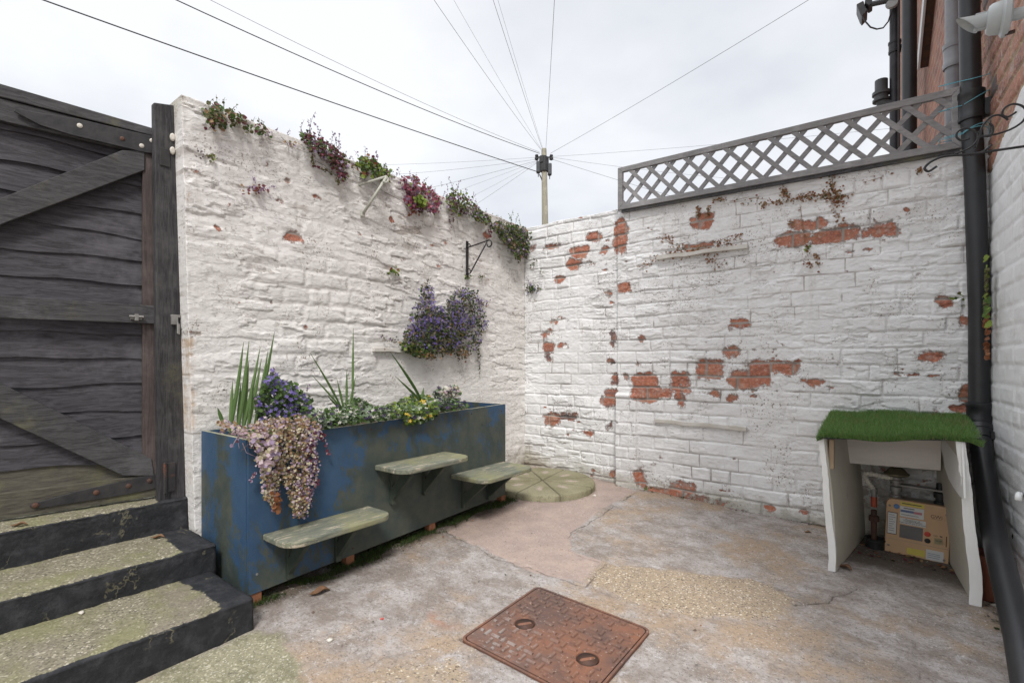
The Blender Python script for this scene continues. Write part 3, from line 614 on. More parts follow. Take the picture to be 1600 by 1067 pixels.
    me = bpy.data.meshes.new('ground'); me.from_pydata(V.tolist(), [], q.tolist())
    for k, v in dict(pink=pink, pebble=peb, moss=moss, crack=crack, dirt=dirt, rust=rust).items(): fattr(me, k, v)
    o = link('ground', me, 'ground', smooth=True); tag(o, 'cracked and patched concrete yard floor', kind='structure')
build_ground()

# ---------------------------------------------------------------- house on the right
def build_house():
    t = empty('brick_house', (HO.x, HO.y, gz(.4, 3.9)), 'tall brick house on the right, its lower wall painted white', 'house')
    us = np.arange(-2.7, .16, .009)
    zt = lambda u: 3.5 + u * 0
    wall_mesh('painted_wall', HO + Vector((0, 0, 0)), HU, HN, us, zt, -.35, .0095, house_height, .25, ['wall_house', 'wall_house'], t)['label'] = 'near wall, white paint below and bare brick above'
    mb = MB(); a = HO + HU * .16 + HN * .012; b = HO + HU * 8.6 + HN * .012
    q = lambda p, z: Vector((p.x, p.y, z)); dp = -HN * 3
    mb.hexa([q(a, -.3), q(b, -.3), q(b, 9), q(a, 9)], [q(a + dp, -.3), q(b + dp, -.3), q(b + dp, 9), q(a + dp, 9)])
    me = mb.mesh('brick_wall'); uv = me.uv_layers.new(name='UVMap')
    for p in me.polygons:
        for li in p.loop_indices:
            v = me.vertices[me.loops[li].vertex_index].co; d = (v - HO)
            uv.data[li].uv = (d.dot(HU) + .37 * d.dot(HN), v.z)
    link('brick_wall', me, 'brick_far', t)
    mb = MB(); a = HO - HU * 2.7 - HN * .0; b = HO + HU * .159
    mb.hexa([q(a + HN * .012, 3.5), q(b + HN * .012, 3.5), q(b + HN * .012, 9), q(a + HN * .012, 9)], [q(a + dp, 3.5), q(b + dp, 3.5), q(b + dp, 9), q(a + dp, 9)])
    me = mb.mesh('upper_wall'); uv = me.uv_layers.new(name='UVMap')
    for p in me.polygons:
        for li in p.loop_indices:
            v = me.vertices[me.loops[li].vertex_index].co; d = (v - HO); uv.data[li].uv = (d.dot(HU) + .37 * d.dot(HN), v.z)
    link('upper_wall', me, 'brick_far', t)
    # sloping boxed board: white edge, dark underside
    w = MB(); A0 = hp(1453, 104, .0); B0 = hp(1471, -60, .0); dn = Vector((0, 0, 1)).cross(HN) * .0
    f = lambda p_, o, dz: p_ + HN * o + Vector((0, 0, dz))
    w.hexa([f(A0, -.01, 0), f(B0, -.01, 0), f(B0, .075, 0), f(A0, .075, 0)], [f(A0, -.01, .14), f(B0, -.01, .14), f(B0, .075, .14), f(A0, .075, .14)])
    s = w.out('bargeboard', 'rusty', t, bevel=.004)
    w = MB(); w.hexa([f(A0, .077, -.012), f(B0, .077, -.012), f(B0, .097, -.012), f(A0, .097, -.012)], [f(A0, .077, .15), f(B0, .077, .15), f(B0, .097, .15), f(A0, .097, .15)])
    w.out('trim', 'roofline', s, bevel=.003)
build_house()
def vpipe(px, off, r, z0, z1, mat, label, collars=(), name='drainpipe', n=20):
    d = Vector(ray(px, 300)); O = HO + HN * off; t = O.dot(HN) / d.dot(HN); p = Vector((d.x * t, d.y * t, 0))
    e = empty(name, (p.x, p.y, max(z0, -.1)), label, 'pipe', 'drainpipes on the house wall')
    m = MB(); m.tube([(p.x, p.y, z0), (p.x, p.y, (z0 + z1) / 2), (p.x, p.y, z1)], r, n); smooth_angle(m.out('pipe', mat, e))
    for z in collars:
        m = MB(); m.lathe((p.x, p.y, z), [(r * 1.0, -.001), (r * 1.22, .0), (r * 1.26, .03), (r * 1.18, .036), (r * 1.18, .12), (r * 1.28, .126), (r * 1.28, .155), (r * 1.0, .16)], n)
        c = smooth_angle(m.out('collar', mat, e))
        m = MB(); m.box((p.x, p.y, z + .07), (.02, .02, .02)); m.box(Vector((p.x, p.y, z + .07)) - HN * (off * .5), (off * 1.1, .05, .03), Matrix.Rotation(math.atan2(HN.y, HN.x), 3, 'Z')); m.out('clip', mat, c)
    return e, p
vpipe(1398, .16, .058, -.2, 9, 'pipe_cast', 'brown black cast drainpipe at the far corner of the house, leftmost of the pipes', (3.3, 5.2))
vpipe(1421, .14, .064, -.2, 9, 'pipe', 'fat black soil pipe in front of the far corner drainpipe', (2.55,))
vpipe(1490, .10, .044, -.2, 9, 'pipe_sheen', 'black pipe, coloured grey for its highlight, standing on the brick wall behind the end of the trellis', (2.9,))
def corner_pipe():
    e = empty('drainpipe', (.345, 3.825, gz(.34, 3.8)), 'black drainpipe in the wall corner that bends and runs down towards the yard', 'pipe', 'drainpipes on the house wall')
    x, y = .352, 3.815; r = .047
    m = MB(); m.tube([(x - .055, y, 4.6), (x - .042, y, 3.1), (x - .032, y, 2.35), (x - .020, y, 2.1), (x, y, 1.3), (x, y, .74)], r, 24); smooth_angle(m.out('pipe', 'pipe', e))
    def col(z, k=1.2, hh=.12, xx=0.):
        m = MB(); m.lathe((x + xx, y, z), [(r, -.002), (r * k, 0), (r * k * 1.03, .02), (r * k * .98, .026), (r * k * .98, hh), (r * k * 1.05, hh + .006), (r * k * 1.05, hh + .03), (r, hh + .035)], 24)
        return smooth_angle(m.out('collar', 'pipe', e))
    col(2.36, 1.22, .13, -.032); c = col(.66, 1.18, .08)
    m = MB(); m.box((x + .06, y + .01, 2.42), (.10, .05, .10)); m.out('clip', 'pipe', e, bevel=.008)
    pts = [(x, y, .70), (x, y - .01, .64), (x, y - .05, .58), (x, y - .14, .49), (x - .004, y - .60, .19), (x - .01, 2.52, -.03 + .03), (x - .015, 2.2, -.16)]
    m = MB(); m.tube(pts, [r * 1.05] * 3 + [r * 1.0] * 4, 24); smooth_angle(m.out('lower_pipe', 'pipe', e))
    m = MB()
    m.lathe((x, y - .03, .615), [(r, -.05), (r * 1.2, -.045), (r * 1.2, 0), (r * 1.28, .004), (r * 1.28, .03), (r, .034)], 24, axis=(0, .5, .86))
    m.box((x + .075, y - .05, .60), (.07, .07, .04)); smooth_angle(m.out('collar', 'pipe', e))
    # blue twine tying the trellis to the pipe
    for k, (z, s) in enumerate(((2.60, .03), (2.48, .035), (2.30, .02), (2.27, .03))):
        w = MB(); w.tube([Vector((x - .02, y, z)) + Vector((math.cos(a) * (r * 1.28 + .002 + (.09 if 2.7 < a < 3.6 else 0)), math.sin(a) * (r * 1.28 + .003), s * math.sin(a + k))) for a in np.linspace(2.6, 6.6, 22)], .0020, 5)
        tag(w.out('twine', 'twine', None, True), ('light blue twine tying the trellis end to the black pipe, topmost turn', 'light blue twine round the pipe just below the topmost turn', 'light blue twine tangled behind the iron scrolls on the pipe, upper loop', 'light blue twine tangled behind the iron scrolls on the pipe, lowest loop')[k], 'twine', 'twine on the black pipe')
corner_pipe()
def vent():
    p = hp(1398, 142, .16); d = (p.xy.length)
    q = onP(1377, 150, p, HU)
    e = empty('vent_pipe', q, 'short grey vent pipe with a collar standing left of the house drainpipes', 'pipe')
    a = onP(1377, 126, p, HU); b = onP(1377, 150, p, HU); c = onP(1379, 160, p, HU); f = onP(1386, 166, p, HU); g = onP(1402, 168, p, HU); r = .075
    m = MB(); m.tube([a, b], r, 16); smooth_angle(m.out('pipe', 'dark_plastic', e))
    m = MB(); m.lathe(b + Vector((0, 0, -.02)), [(r, -.07), (r * 1.35, -.06), (r * 1.35, -.03), (r * 1.1, -.02), (r * 1.1, .02), (r * 1.4, .03), (r * 1.4, .07), (r, .08)], 18); smooth_angle(m.out('collar', 'dark_plastic', e))
    m = MB(); m.tube([b, c, f, g], r, 14); smooth_angle(m.out('elbow', 'dark_plastic', e))
vent()
def flood():
    p = hp(1399, 20, .16)
    o = lambda px, py: onP(px, py, p, HU)
    e = empty('security_light', o(1365, 25), 'small dark floodlight on an arm off the far drainpipe, at the top edge', 'lamp')
    m = MB(); m.tube([o(1403, 1), o(1385, 2), o(1362, 7)], .035, 8); m.out('arm', 'dark_plastic', e)
    pts = [o(*t) for t in ((1338, 7), (1349, 1), (1352, 10), (1356, 16), (1347, 26), (1344, 22))]
    m = MB(); m.prism(pts, HU * .25); m.out('lamp_housing', 'dark_plastic', e, bevel=.01)
    m = MB(); m.prism([o(1352, -3), o(1362, -3), o(1364, 5), (o(1358, 9)), o(1351, 4)], HU * .2); m.out('hinge', 'dark_plastic', e, bevel=.01)
    m = MB(); m.lathe(o(1394, 6), [(.06, -.03), (.075, 0), (.06, .03)], 16, axis=HU); smooth_angle(m.out('back_plate', 'plastic_grey', e))
    m = MB(); m.tube([o(*t) for t in ((1348, 26), (1352, 34), (1360, 43), (1370, 46), (1380, 44), (1388, 34), (1393, 18), (1400, 6))], .010, 6); m.out('cable', 'cable', e)
    m = MB(); m.tube([onP(1407, y, p, HU) + HN * .02 for y in (-40, 60, 160, 230)], .012, 6)
    tag(m.out('cable', 'cable'), 'thin cable running down between the two farthest drainpipes', 'cable')
flood()
def horn():
    Y = 2.75; o = lambda px, py: onY(px, py, Y)
    e = empty('spotlight', o(1580, 30), 'grey plastic spotlight with a slanted hood fixed to the brick wall top right', 'lamp')
    a = o(1513, 40); b = o(1541, 33); c = o(1575, 25); ax = (a - c).normalized()
    m = MB(); m.tube([b + ax * -.01, b + ax * .03, a + ax * .005], [.029, .029, .035], 24, cap=False)
    m.tube([a + ax * .005, b + ax * .02], [.032, .026], 24, cap=False)
    # slanted mouth
    me = m.mesh('hood')
    for v in me.vertices:
        t = (v.co - b).dot(ax)
        if t > .035: v.co += ax * (-.030 * ((v.co - a).z / .03) * -1)
    link('hood', me, 'plastic_grey', e, True)
    m = MB(); L = (c - b).length
    m.lathe(c, [(.040, 0), (.058, .004), (.060, L * .45), (.056, L * .8), (.048, L * .95), (.032, L)], 28, axis=ax); smooth_angle(m.out('housing', 'plastic_grey', e))
    for dz in (-.03, .026):
        m = MB(); u = ax.cross(Vector((0, 1, 0))).normalized(); m.bar(b + u * dz + ax * .035, b + u * dz - ax * .02, .012, .016); m.out('clip', 'plastic_grey', e, bevel=.003)
    m = MB(); m.lathe(o(1580, 24), [(.062, 0), (.074, .006), (.074, .022), (.06, .03)], 28, axis=ax); smooth_angle(m.out('base_plate', 'plastic_grey', e))
    m = MB(); m.bar(o(1570, 54), o(1586, 49), .010, .012); m.out('bolt', 'rusty', e)
    m = MB(); w = o(1600, 22); m.tube([o(1581, 24), o(1592, 22), Vector((.49, Y + .0, w.z))], .022, 12); m.out('mount', 'plastic_grey', e)
horn()
def scroll_bracket():
    Y = 2.9; o = lambda px, py, dy=0.: onY(px, py, Y + dy); r = .0042; e1, e2 = (1, 0, 0), (0, 0, 1)
    def sp(pts, n=6):    # Catmull-Rom through px points
        P = [o(*p) for p in pts]; out = []
        P = [P[0] * 2 - P[1]] + P + [P[-1] * 2 - P[-2]]
        for i in range(1, len(P) - 2):
            for k in range(n):
                t = k / n; out.append(.5 * ((2 * P[i]) + (P[i + 1] - P[i - 1]) * t + (2 * P[i - 1] - 5 * P[i] + 4 * P[i + 1] - P[i + 2]) * t * t + (3 * P[i] - P[i - 1] - 3 * P[i + 1] + P[i + 2]) * t ** 3))
        return out + [P[-2]]
    e = empty('hanging_basket_bracket', Vector((.465, Y, 2.0)), 'black wrought iron scroll bracket crossing the black pipe beside the trellis end', 'bracket')
    m = MB(); m.tube(sp([(1640, 224), (1600, 229), (1565, 234), (1538, 238), (1510, 242), (1490, 243), (1470, 246), (1453, 254), (1445, 263), (1451, 268), (1464, 260)]), r * 1.25, 8); m.out('arm', 'iron', e, True)
    m = MB(); m.tube(sp([(1492, 241), (1510, 234), (1522, 226), (1530, 214), (1535, 198), (1547, 184), (1560, 180), (1570, 184), (1575, 188)]), r, 8)
    m.out('scroll', 'iron', e, True)
    m = MB(); m.tube(sp([(1526, 216), (1536, 213), (1556, 210), (1580, 202), (1598, 190), (1604, 176), (1597, 166), (1583, 163), (1570, 169), (1566, 179), (1574, 183), (1584, 178), (1588, 175)]), r, 8); m.out('scroll', 'iron', e, True)
    m = MB(); m.tube(sp([(1524, 232), (1528, 212), (1519, 203), (1506, 201), (1496, 207), (1495, 215), (1503, 220), (1515, 217)]), r, 8); m.out('scroll', 'iron', e, True)
    m = MB(); m.tube(sp([(1528, 206), (1534, 212), (1544, 213), (1551, 207), (1551, 198), (1546, 193)]), r, 8); m.out('scroll', 'iron', e, True)
    m = MB(); m.tube(sp([(1515, 243), (1536, 237), (1550, 226)]), r, 8); m.out('scroll', 'iron', e, True)
    m = MB(); m.box((.470, Y, 2.12), (.012, .03, .40)); m.tube([(.465, Y, o(1600, 229).z), (.44, Y, o(1600, 229).z)], r * 1.3, 8); m.out('back_plate', 'iron', e, bevel=.002)
scroll_bracket()
def overflow():
    a = hp(1594, 772, .02); e = tag(None or MB().tube([hp(1594, 772, -.02), hp(1593, 772, .05), hp(1592, 772, .075), hp(1591.5, 775, .088), hp(1591.2, 782, .090)], .011, 12).out('overflow_pipe', 'white_plastic', None, True), 'small white elbow pipe poking out of the white house wall above the black pipe', 'pipe')
    o = MB().lathe(hp(1584, 838, .004), [(.014, -.01), (.014, .004), (.006, .006), (.006, -.004)], 12, axis=HN).out('wall_grommet', 'black', None)
    tag(o, 'small dark hole cap low on the white house wall', 'cap')
overflow()

# ---------------------------------------------------------------- trellis
def trellis():
    Y = YB - .055; a0 = onY(967.5, 330, Y); a1 = onY(967.5, 264.5, Y); b0 = onY(1502, 233, Y); b1 = onY(1500, 136, Y)
    e = empty('trellis', (a0 + b0) / 2, 'grey diamond trellis panel standing along the top of the white wall', 'trellis')
    U = (b0 - a0).normalized(); H = a1.z - a0.z; L = (b0 - a0).length; V = Vector((0, 0, 1)); N = Vector((0, -1, 0)); f = .042; T = .030
    P = lambda u, v, n: a0 + U * u + V * v + N * n
    def rail(u0, v0, u1, v1, u2, v2, u3, v3):
        m = MB(); m.hexa([P(u0, v0, 0), P(u1, v1, 0), P(u2, v2, 0), P(u3, v3, 0)], [P(u0, v0, T), P(u1, v1, T), P(u2, v2, T), P(u3, v3, T)]); m.out('rail', 'trellis', e, bevel=.003)
    rail(0, 0, L, 0, L - f, f, f, f); rail(0, H, L, H, L - f, H - f, f, H - f); rail(0, 0, f, f, f, H - f, 0, H); rail(L, 0, L - f, f, L - f, H - f, L, H)
    w = .030; s = .148; ih = H - 2 * f; k45 = 1.08
    def slat(c, sign, lay):
        # slat running diagonally, centre line crosses mid height at u = c ; clip to frame interior
        du = ih / k45; u0, v0, u1, v1 = c - sign * du / 2, f, c + sign * du / 2, H - f
        if sign < 0: u0, v0, u1, v1 = c + du / 2, f, c - du / 2, H - f
        def clip(u0, v0, u1, v1):
            pts = []
            lo, hi = f - .012, L - f + .012
            A = Vector((u0, v0)); B = Vector((u1, v1)); t0, t1 = 0, 1; d = B - A
            for p, q in ((-d.x, A.x - lo), (d.x, hi - A.x)):
                if abs(p) < 1e-9: continue
                r = q / p
                if p < 0: t0 = max(t0, r)
                else: t1 = min(t1, r)
            return None if t0 >= t1 - .05 else (A + d * t0, A + d * t1)
        r = clip(u0, v0, u1, v1)
        if not r: return
        A, B = r; n0 = .006 if lay else .016; d = (B - A).normalized(); ex = .010; A = A - d * ex; B = B + d * ex; pn = Vector((-d.y, d.x)) * w / 2
        q = [A + pn, B + pn, B - pn, A - pn]; m = MB(); m.hexa([P(p.x, p.y, n0) for p in q], [P(p.x, p.y, n0 + .0095) for p in q]); m.out('slat', 'trellis', e)
    u = -.1
    while u < L + .2: slat(u, 1, 1); slat(u + .04, -1, 0); u += s
    m = MB(); c0 = onY(975, 333, Y); m.hexa([P(.03, -.022, .0), P(L - .01, -.022, 0), P(L - .01, -.003, 0), P(.03, -.003, 0)], [P(.03, -.022, .02), P(L - .01, -.022, .02), P(L - .01, -.003, .02), P(.03, -.003, .02)])
    m.out('batten', 'frame_wood', e)
trellis()

# ---------------------------------------------------------------- battens on walls
def battens():
    def bat(a, b, t, h, N, label, mat='batten'):
        a = a + N * (t / 2 - .01); b = b + N * (t / 2 - .01); m = MB(); n = 9; U = (b - a)
        pts = [a + U * (i / n) for i in range(n + 1)]
        for i in range(n): pass
        V = []; rr = random.Random(3)
        for i, p in enumerate(pts):
            j = rr.uniform(-.004, .004); hh = h * rr.uniform(.86, 1.08)
            V += [p - N * t / 2 + Vector((0, 0, -hh / 2 + j)), p + N * t / 2 + Vector((0, 0, -hh / 2 + j)), p + N * t / 2 + Vector((0, 0, hh / 2 + j)), p - N * t / 2 + Vector((0, 0, hh / 2 + j))]
        Fs = [(0, 1, 2, 3), (4 * n + 3, 4 * n + 2, 4 * n + 1, 4 * n)]
        for i in range(n):
            for k in range(4): Fs.append((4 * i + k, 4 * i + 4 + k, 4 * i + 4 + (k + 1) % 4, 4 * i + (k + 1) % 4))
        m.add(V, Fs); tag(m.out('wall_batten', mat, None, bevel=.003), label, 'batten', 'wooden battens fixed to the white walls')
    NB = Vector((0, -1, 0)); YW = YB - .035
    bat(onY(1028, 404, YW), onY(1170, 386, YW), .05, .030, NB, 'long weathered batten with dried creeper, high on the wall under the trellis')
    bat(onY(1025, 656, YW), onY(1168, 670, YW), .045, .030, NB, 'pale batten low on the wall left of the gas meter cover')
    bat(onX(580, 546), onX(690, 549), .045, .028, Vector((1, 0, 0)), 'thin white ledge under the purple wall flowers')
battens()

# ---------------------------------------------------------------- steps
def steps():
    e = empty('concrete_steps', (-2.5, .5, gz(-2.5, .5)), 'three concrete steps with black painted edges leading up to the gate', 'steps')
    def step(x0, x1, y0, y1, z0, z1, seed):
        us = np.concatenate([np.arange(x0, x1, .0125), [x1]]); vs = np.arange(y0, y1 + .001, .0125); zs = np.linspace(z0, z1, max(3, int((z1 - z0) / .0125)))
        prof = [(x, z1) for x in us] + [(x1, z) for z in zs[::-1][1:]]
        n = len(prof); V = []; pa = []
        X = np.array([p[0] for p in prof])[:, None] + 0 * vs[None, :]; Z = np.array([p[1] for p in prof])[:, None] + 0 * vs[None, :]; Y = vs[None, :] + 0 * X
        # rounded nosing and rounded end
        top = np.array([i < len(us) for i in range(n)])[:, None] & np.ones_like(Y, bool)
        e1 = np.clip(1 - (x1 - X) / .02, 0, 1); e2 = np.clip(1 - (y1 - Y) / .02, 0, 1); e3 = np.clip(1 - (z1 - Z) / .02, 0, 1)
        Z = Z - np.where(top, .010 * e1 ** 2 + .010 * e2 ** 2, 0) + np.where(top, .008 * (fbm(X * 9, Y * 9, seed, 4) - .5) + .006 * (fbm(X * 50, Y * 50, seed + 2, 2) - .5), 0)
        X = X - np.where(top, 0, .010 * e3 ** 2 + .010 * e2 ** 2) + .018 * (fbm(Z * 9, Y * 5, seed + 5, 4) - .5) * np.clip(1 - (x1 - X) / .05, 0, 1)
        strip = np.clip(.5 + (Y - (y1 - .135 + .07 * (fbm(X * 9, Y * 9, seed + 7, 4) - .5))) / .06, 0, 1)
        nose = np.clip(.5 + (X - (x1 - .008)) / .02, 0, 1)
        pa = np.where(top, np.maximum(strip, nose), 1.0)
        P = np.stack([X, Y, Z], -1).reshape(-1, 3); m = len(vs)
        Fs = [(i * m + j, i * m + j + 1, (i + 1) * m + j + 1, (i + 1) * m + j) for i in range(n - 1) for j in range(m - 1)]
        nb = len(P); ends = []
        P = P.tolist(); pa = pa.ravel().tolist()
        P += [[x0, y1, z0], [x0, y0, z0]]; pa += [1, 1]
        Fs.append(tuple([i * m + m - 1 for i in range(n)] + [nb])); Fs.append(tuple([i * m for i in range(n)][::-1] + [nb + 1]))
        me = bpy.data.meshes.new('step'); me.from_pydata(P, [], Fs); fattr(me, 'paint', pa)
        bm = bmesh.new(); bm.from_mesh(me); bmesh.ops.recalc_face_normals(bm, faces=bm.faces); bm.to_mesh(me); bm.free()
        o = link('step', me, 'step', e, True); me.polygons.foreach_set('use_smooth', [True] * (len(Fs) - 2) + [False] * 2); return o
    step(-2.62, -2.148, -.6, .998, -.30, .007, 3)['label'] = 'bottom step'
    step(-3.00, -2.580, -.6, 1.022, -.25, .130, 13)['label'] = 'middle step'
    step(-3.9, -2.960, -.6, 1.035, -.10, .290, 23)['label'] = 'top step'
steps()

# ---------------------------------------------------------------- gate and post
GO = Vector((-3.060, .936, 0)); GU = Vector((-.148, -.989, 0)).normalized(); GN = Vector((.989, -.148, 0)).normalized()
def gs(px, py):
    p = onP(px, py, GO, GN); return (p - GO).dot(GU), p.z
def gp(s, z, n=0.): return GO + GU * s + GN * n + Vector((0, 0, z))
def gate():
    e = empty('wooden_gate', GO + Vector((0, 0, .3)), 'black featheredge boarded gate with diagonal braces, at the top of the steps', 'gate')
    zb, zt = .302, 2.165; Lg = 1.35; st = .085
    ed = [.50, .625, .755, .885, 1.01, 1.135, 1.26, 1.385, 1.51, 1.64, 1.77, 1.90, 2.03, 2.14]
    zlist = [.38] + ed
    rr = random.Random(5)
    for i, z in enumerate(zlist[:-1]):
        top = zlist[i + 1] + .03; N = 34; V = []; Fs = []; a1, a2, a3 = rr.uniform(.004, .013), rr.uniform(0, 6), rr.uniform(3, 6)
        for k in range(N + 1):
            s = st * .6 + (Lg - st * .6) * k / N; wv = a1 * math.sin(s * a3 + a2) + .004 * math.sin(s * 17 + i)
            bow = .003 * math.sin(s * 5 + i)
            V += [gp(s, z + wv, -.018 + bow), gp(s, top, -.032), gp(s, top, -.040), gp(s, z + wv, -.036)]
        for k in range(N):
            for q in range(4): Fs.append((4 * k + q, 4 * k + 4 + q, 4 * k + 4 + (q + 1) % 4, 4 * k + (q + 1) % 4))
        Fs += [(0, 1, 2, 3), (4 * N + 3, 4 * N + 2, 4 * N + 1, 4 * N)]
        m = MB(); m.add(V, Fs); m.out('board', 'mossy_wood' if i == 0 else 'board', e)
    def flat(name, pts, n0, n1, mat, bev=.003, par=e):
        m = MB(); m.hexa([gp(s, z, n0) for s, z in pts], [gp(s, z, n1) for s, z in pts]) if len(pts) == 4 else m.prism([gp(s, z, n0) for s, z in pts], GN * (n1 - n0)); return m.out(name, mat, par, bevel=bev)
    flat('stile', [(0.0, zb + .06), (st, zb + .06), (st, zt), (0, zt)], -.018, .016, 'stile_wood')
    flat('stile', [(Lg - st, zb), (Lg, zb), (Lg, zt), (Lg - st, zt)], -.018, .016, 'stile_wood')
    flat('top_rail', [(0, zt + .002), (Lg, zt + .002), (Lg, zt + .085), (0, zt + .04)], -.05, .020, 'frame_wood')
    flat('rail', [(st + .001, zt - .10), (Lg - st, zt - .10), (Lg - st, zt - .002), (st + .001, zt - .002)], -.016, .012, 'frame_wood')
    s0, z0 = gs(230, 506); s1, z1 = gs(230, 482)
    flat('middle_rail', [(.035, z0), (Lg - st, z0 - .01), (Lg - st, z0 + .098), (.035, z0 + .092)], .017, .040, 'frame_wood')
    flat('bottom_rail', [(.0, zb), (Lg, zb), (Lg, zb + .115), (.0, zb + .115)], -.045, .012, 'mossy_wood')
    c = lambda *P: [gs(*p) for p in P]
    flat('brace', c((-60, 376), (-60, 336), (190, 237), (225, 238), (225, 268)), -.015, .024, 'frame_wood')
    flat('brace', c((-60, 625), (-60, 572), (-20, 588), (236, 716), (240, 742), (192, 742)), -.015, .022, 'frame_wood')
    # strap hinges
    h = flat('hinge', c((22, 178), (24, 173), (60, 180), (120, 189), (247, 218), (247, 244), (225, 241), (110, 214), (62, 199)), .0125 + .01, .030, 'hinge', .002)
    for px, py in ((124, 200), (190, 220), (220, 231), (236, 223)):
        m = MB(); s, z = gs(px, py); m.lathe(gp(s, z, .030), [(.011, 0), (.011, .002), (.005, .005)], 10, axis=GN); m.out('screw', 'pebble' if px != 190 else 'rusty', h)
    h = flat('hinge', c((48, 786), (46, 790), (60, 793), (200, 771), (258, 758), (258, 736), (200, 748), (120, 766)), .013, .020, 'hinge', .002)
    for px, py in ((55, 788), (200, 758), (150, 768), (233, 750)):
        m = MB(); s, z = gs(px, py); m.lathe(gp(s, z, .020), [(.013, 0), (.012, .003), (.005, .006)], 10, axis=GN); m.out('screw', 'rusty', h)
    s, z = gs(211, 497); m = MB(); m.box(gp(s, z, .045), (.010, .05, .022)); m.tube([gp(s - .03, z + .004, .055), gp(s + .03, z + .004, .055)], .006, 8); m.box(gp(s, z, .055), (.012, .016, .034)); m.out('latch', 'steel', e, bevel=.002)
    # post: a thing of its own
    p = empty('gate_post', (-3.07, .99, .29), 'thick black gate post between the gate and the end of the white wall', 'post')
    m = MB(); y0, y1 = .897, 1.018; x1 = -2.985; x0 = -3.028; zt2 = 2.335
    m.hexa([(x0, y0, .27), (x1, y0, .27), (x1, y1, .27), (x0, y1, .27)], [(x0, y0 - .02, zt2 - .02), (x1, y0 - .02, zt2 - .02), (x1, y1 - .02, zt2 + .01), (x0, y1 - .02, zt2 + .01)])
    m.out('post', 'post_wood', p, bevel=.006)
    for px, py in ((269, 215), (269, 236)):
        q = onX(px, py, x1 + .001); m = MB(); m.lathe(q, [(.012, 0), (.012, .008), (.008, .012)], 10, axis=(1, 0, 0)); me = m.mesh('bolt'); 
        for v in me.vertices: v.co.z = q.z + (v.co.z - q.z) * 1.7
        link('bolt', me, 'pebble', p)
    q = onX(256, 246, x1 + .004); m = MB(); m.box(q + Vector((0, .005, .0)), (.006, .045, .09)); m.out('hinge_plate', 'hinge', p, bevel=.002)
    q = onX(266, 745, x1 + .006); m = MB(); m.box(q, (.010, .045, .15)); m.tube([q + Vector((.008, -.026, -.08)), q + Vector((.008, -.026, .08))], .009, 10); m.out('hinge_plate', 'hinge', p, bevel=.002)
    q = onX(276, 494, x1 + .006); m = MB(); m.box(q, (.012, .055, .014)); m.box(q + Vector((0, -.01, -.02)), (.016, .03, .05)); m.out('latch_keep', 'steel', p, bevel=.002)
    m = MB(); m.tube([q + Vector((.014, 0, -.03)), q + Vector((.016, .0, -.09)), q + Vector((.015, .006, -.095)), q + Vector((.015, .006, -.04))], .004, 8); m.out('latch_pin', 'steel', p)
gate()

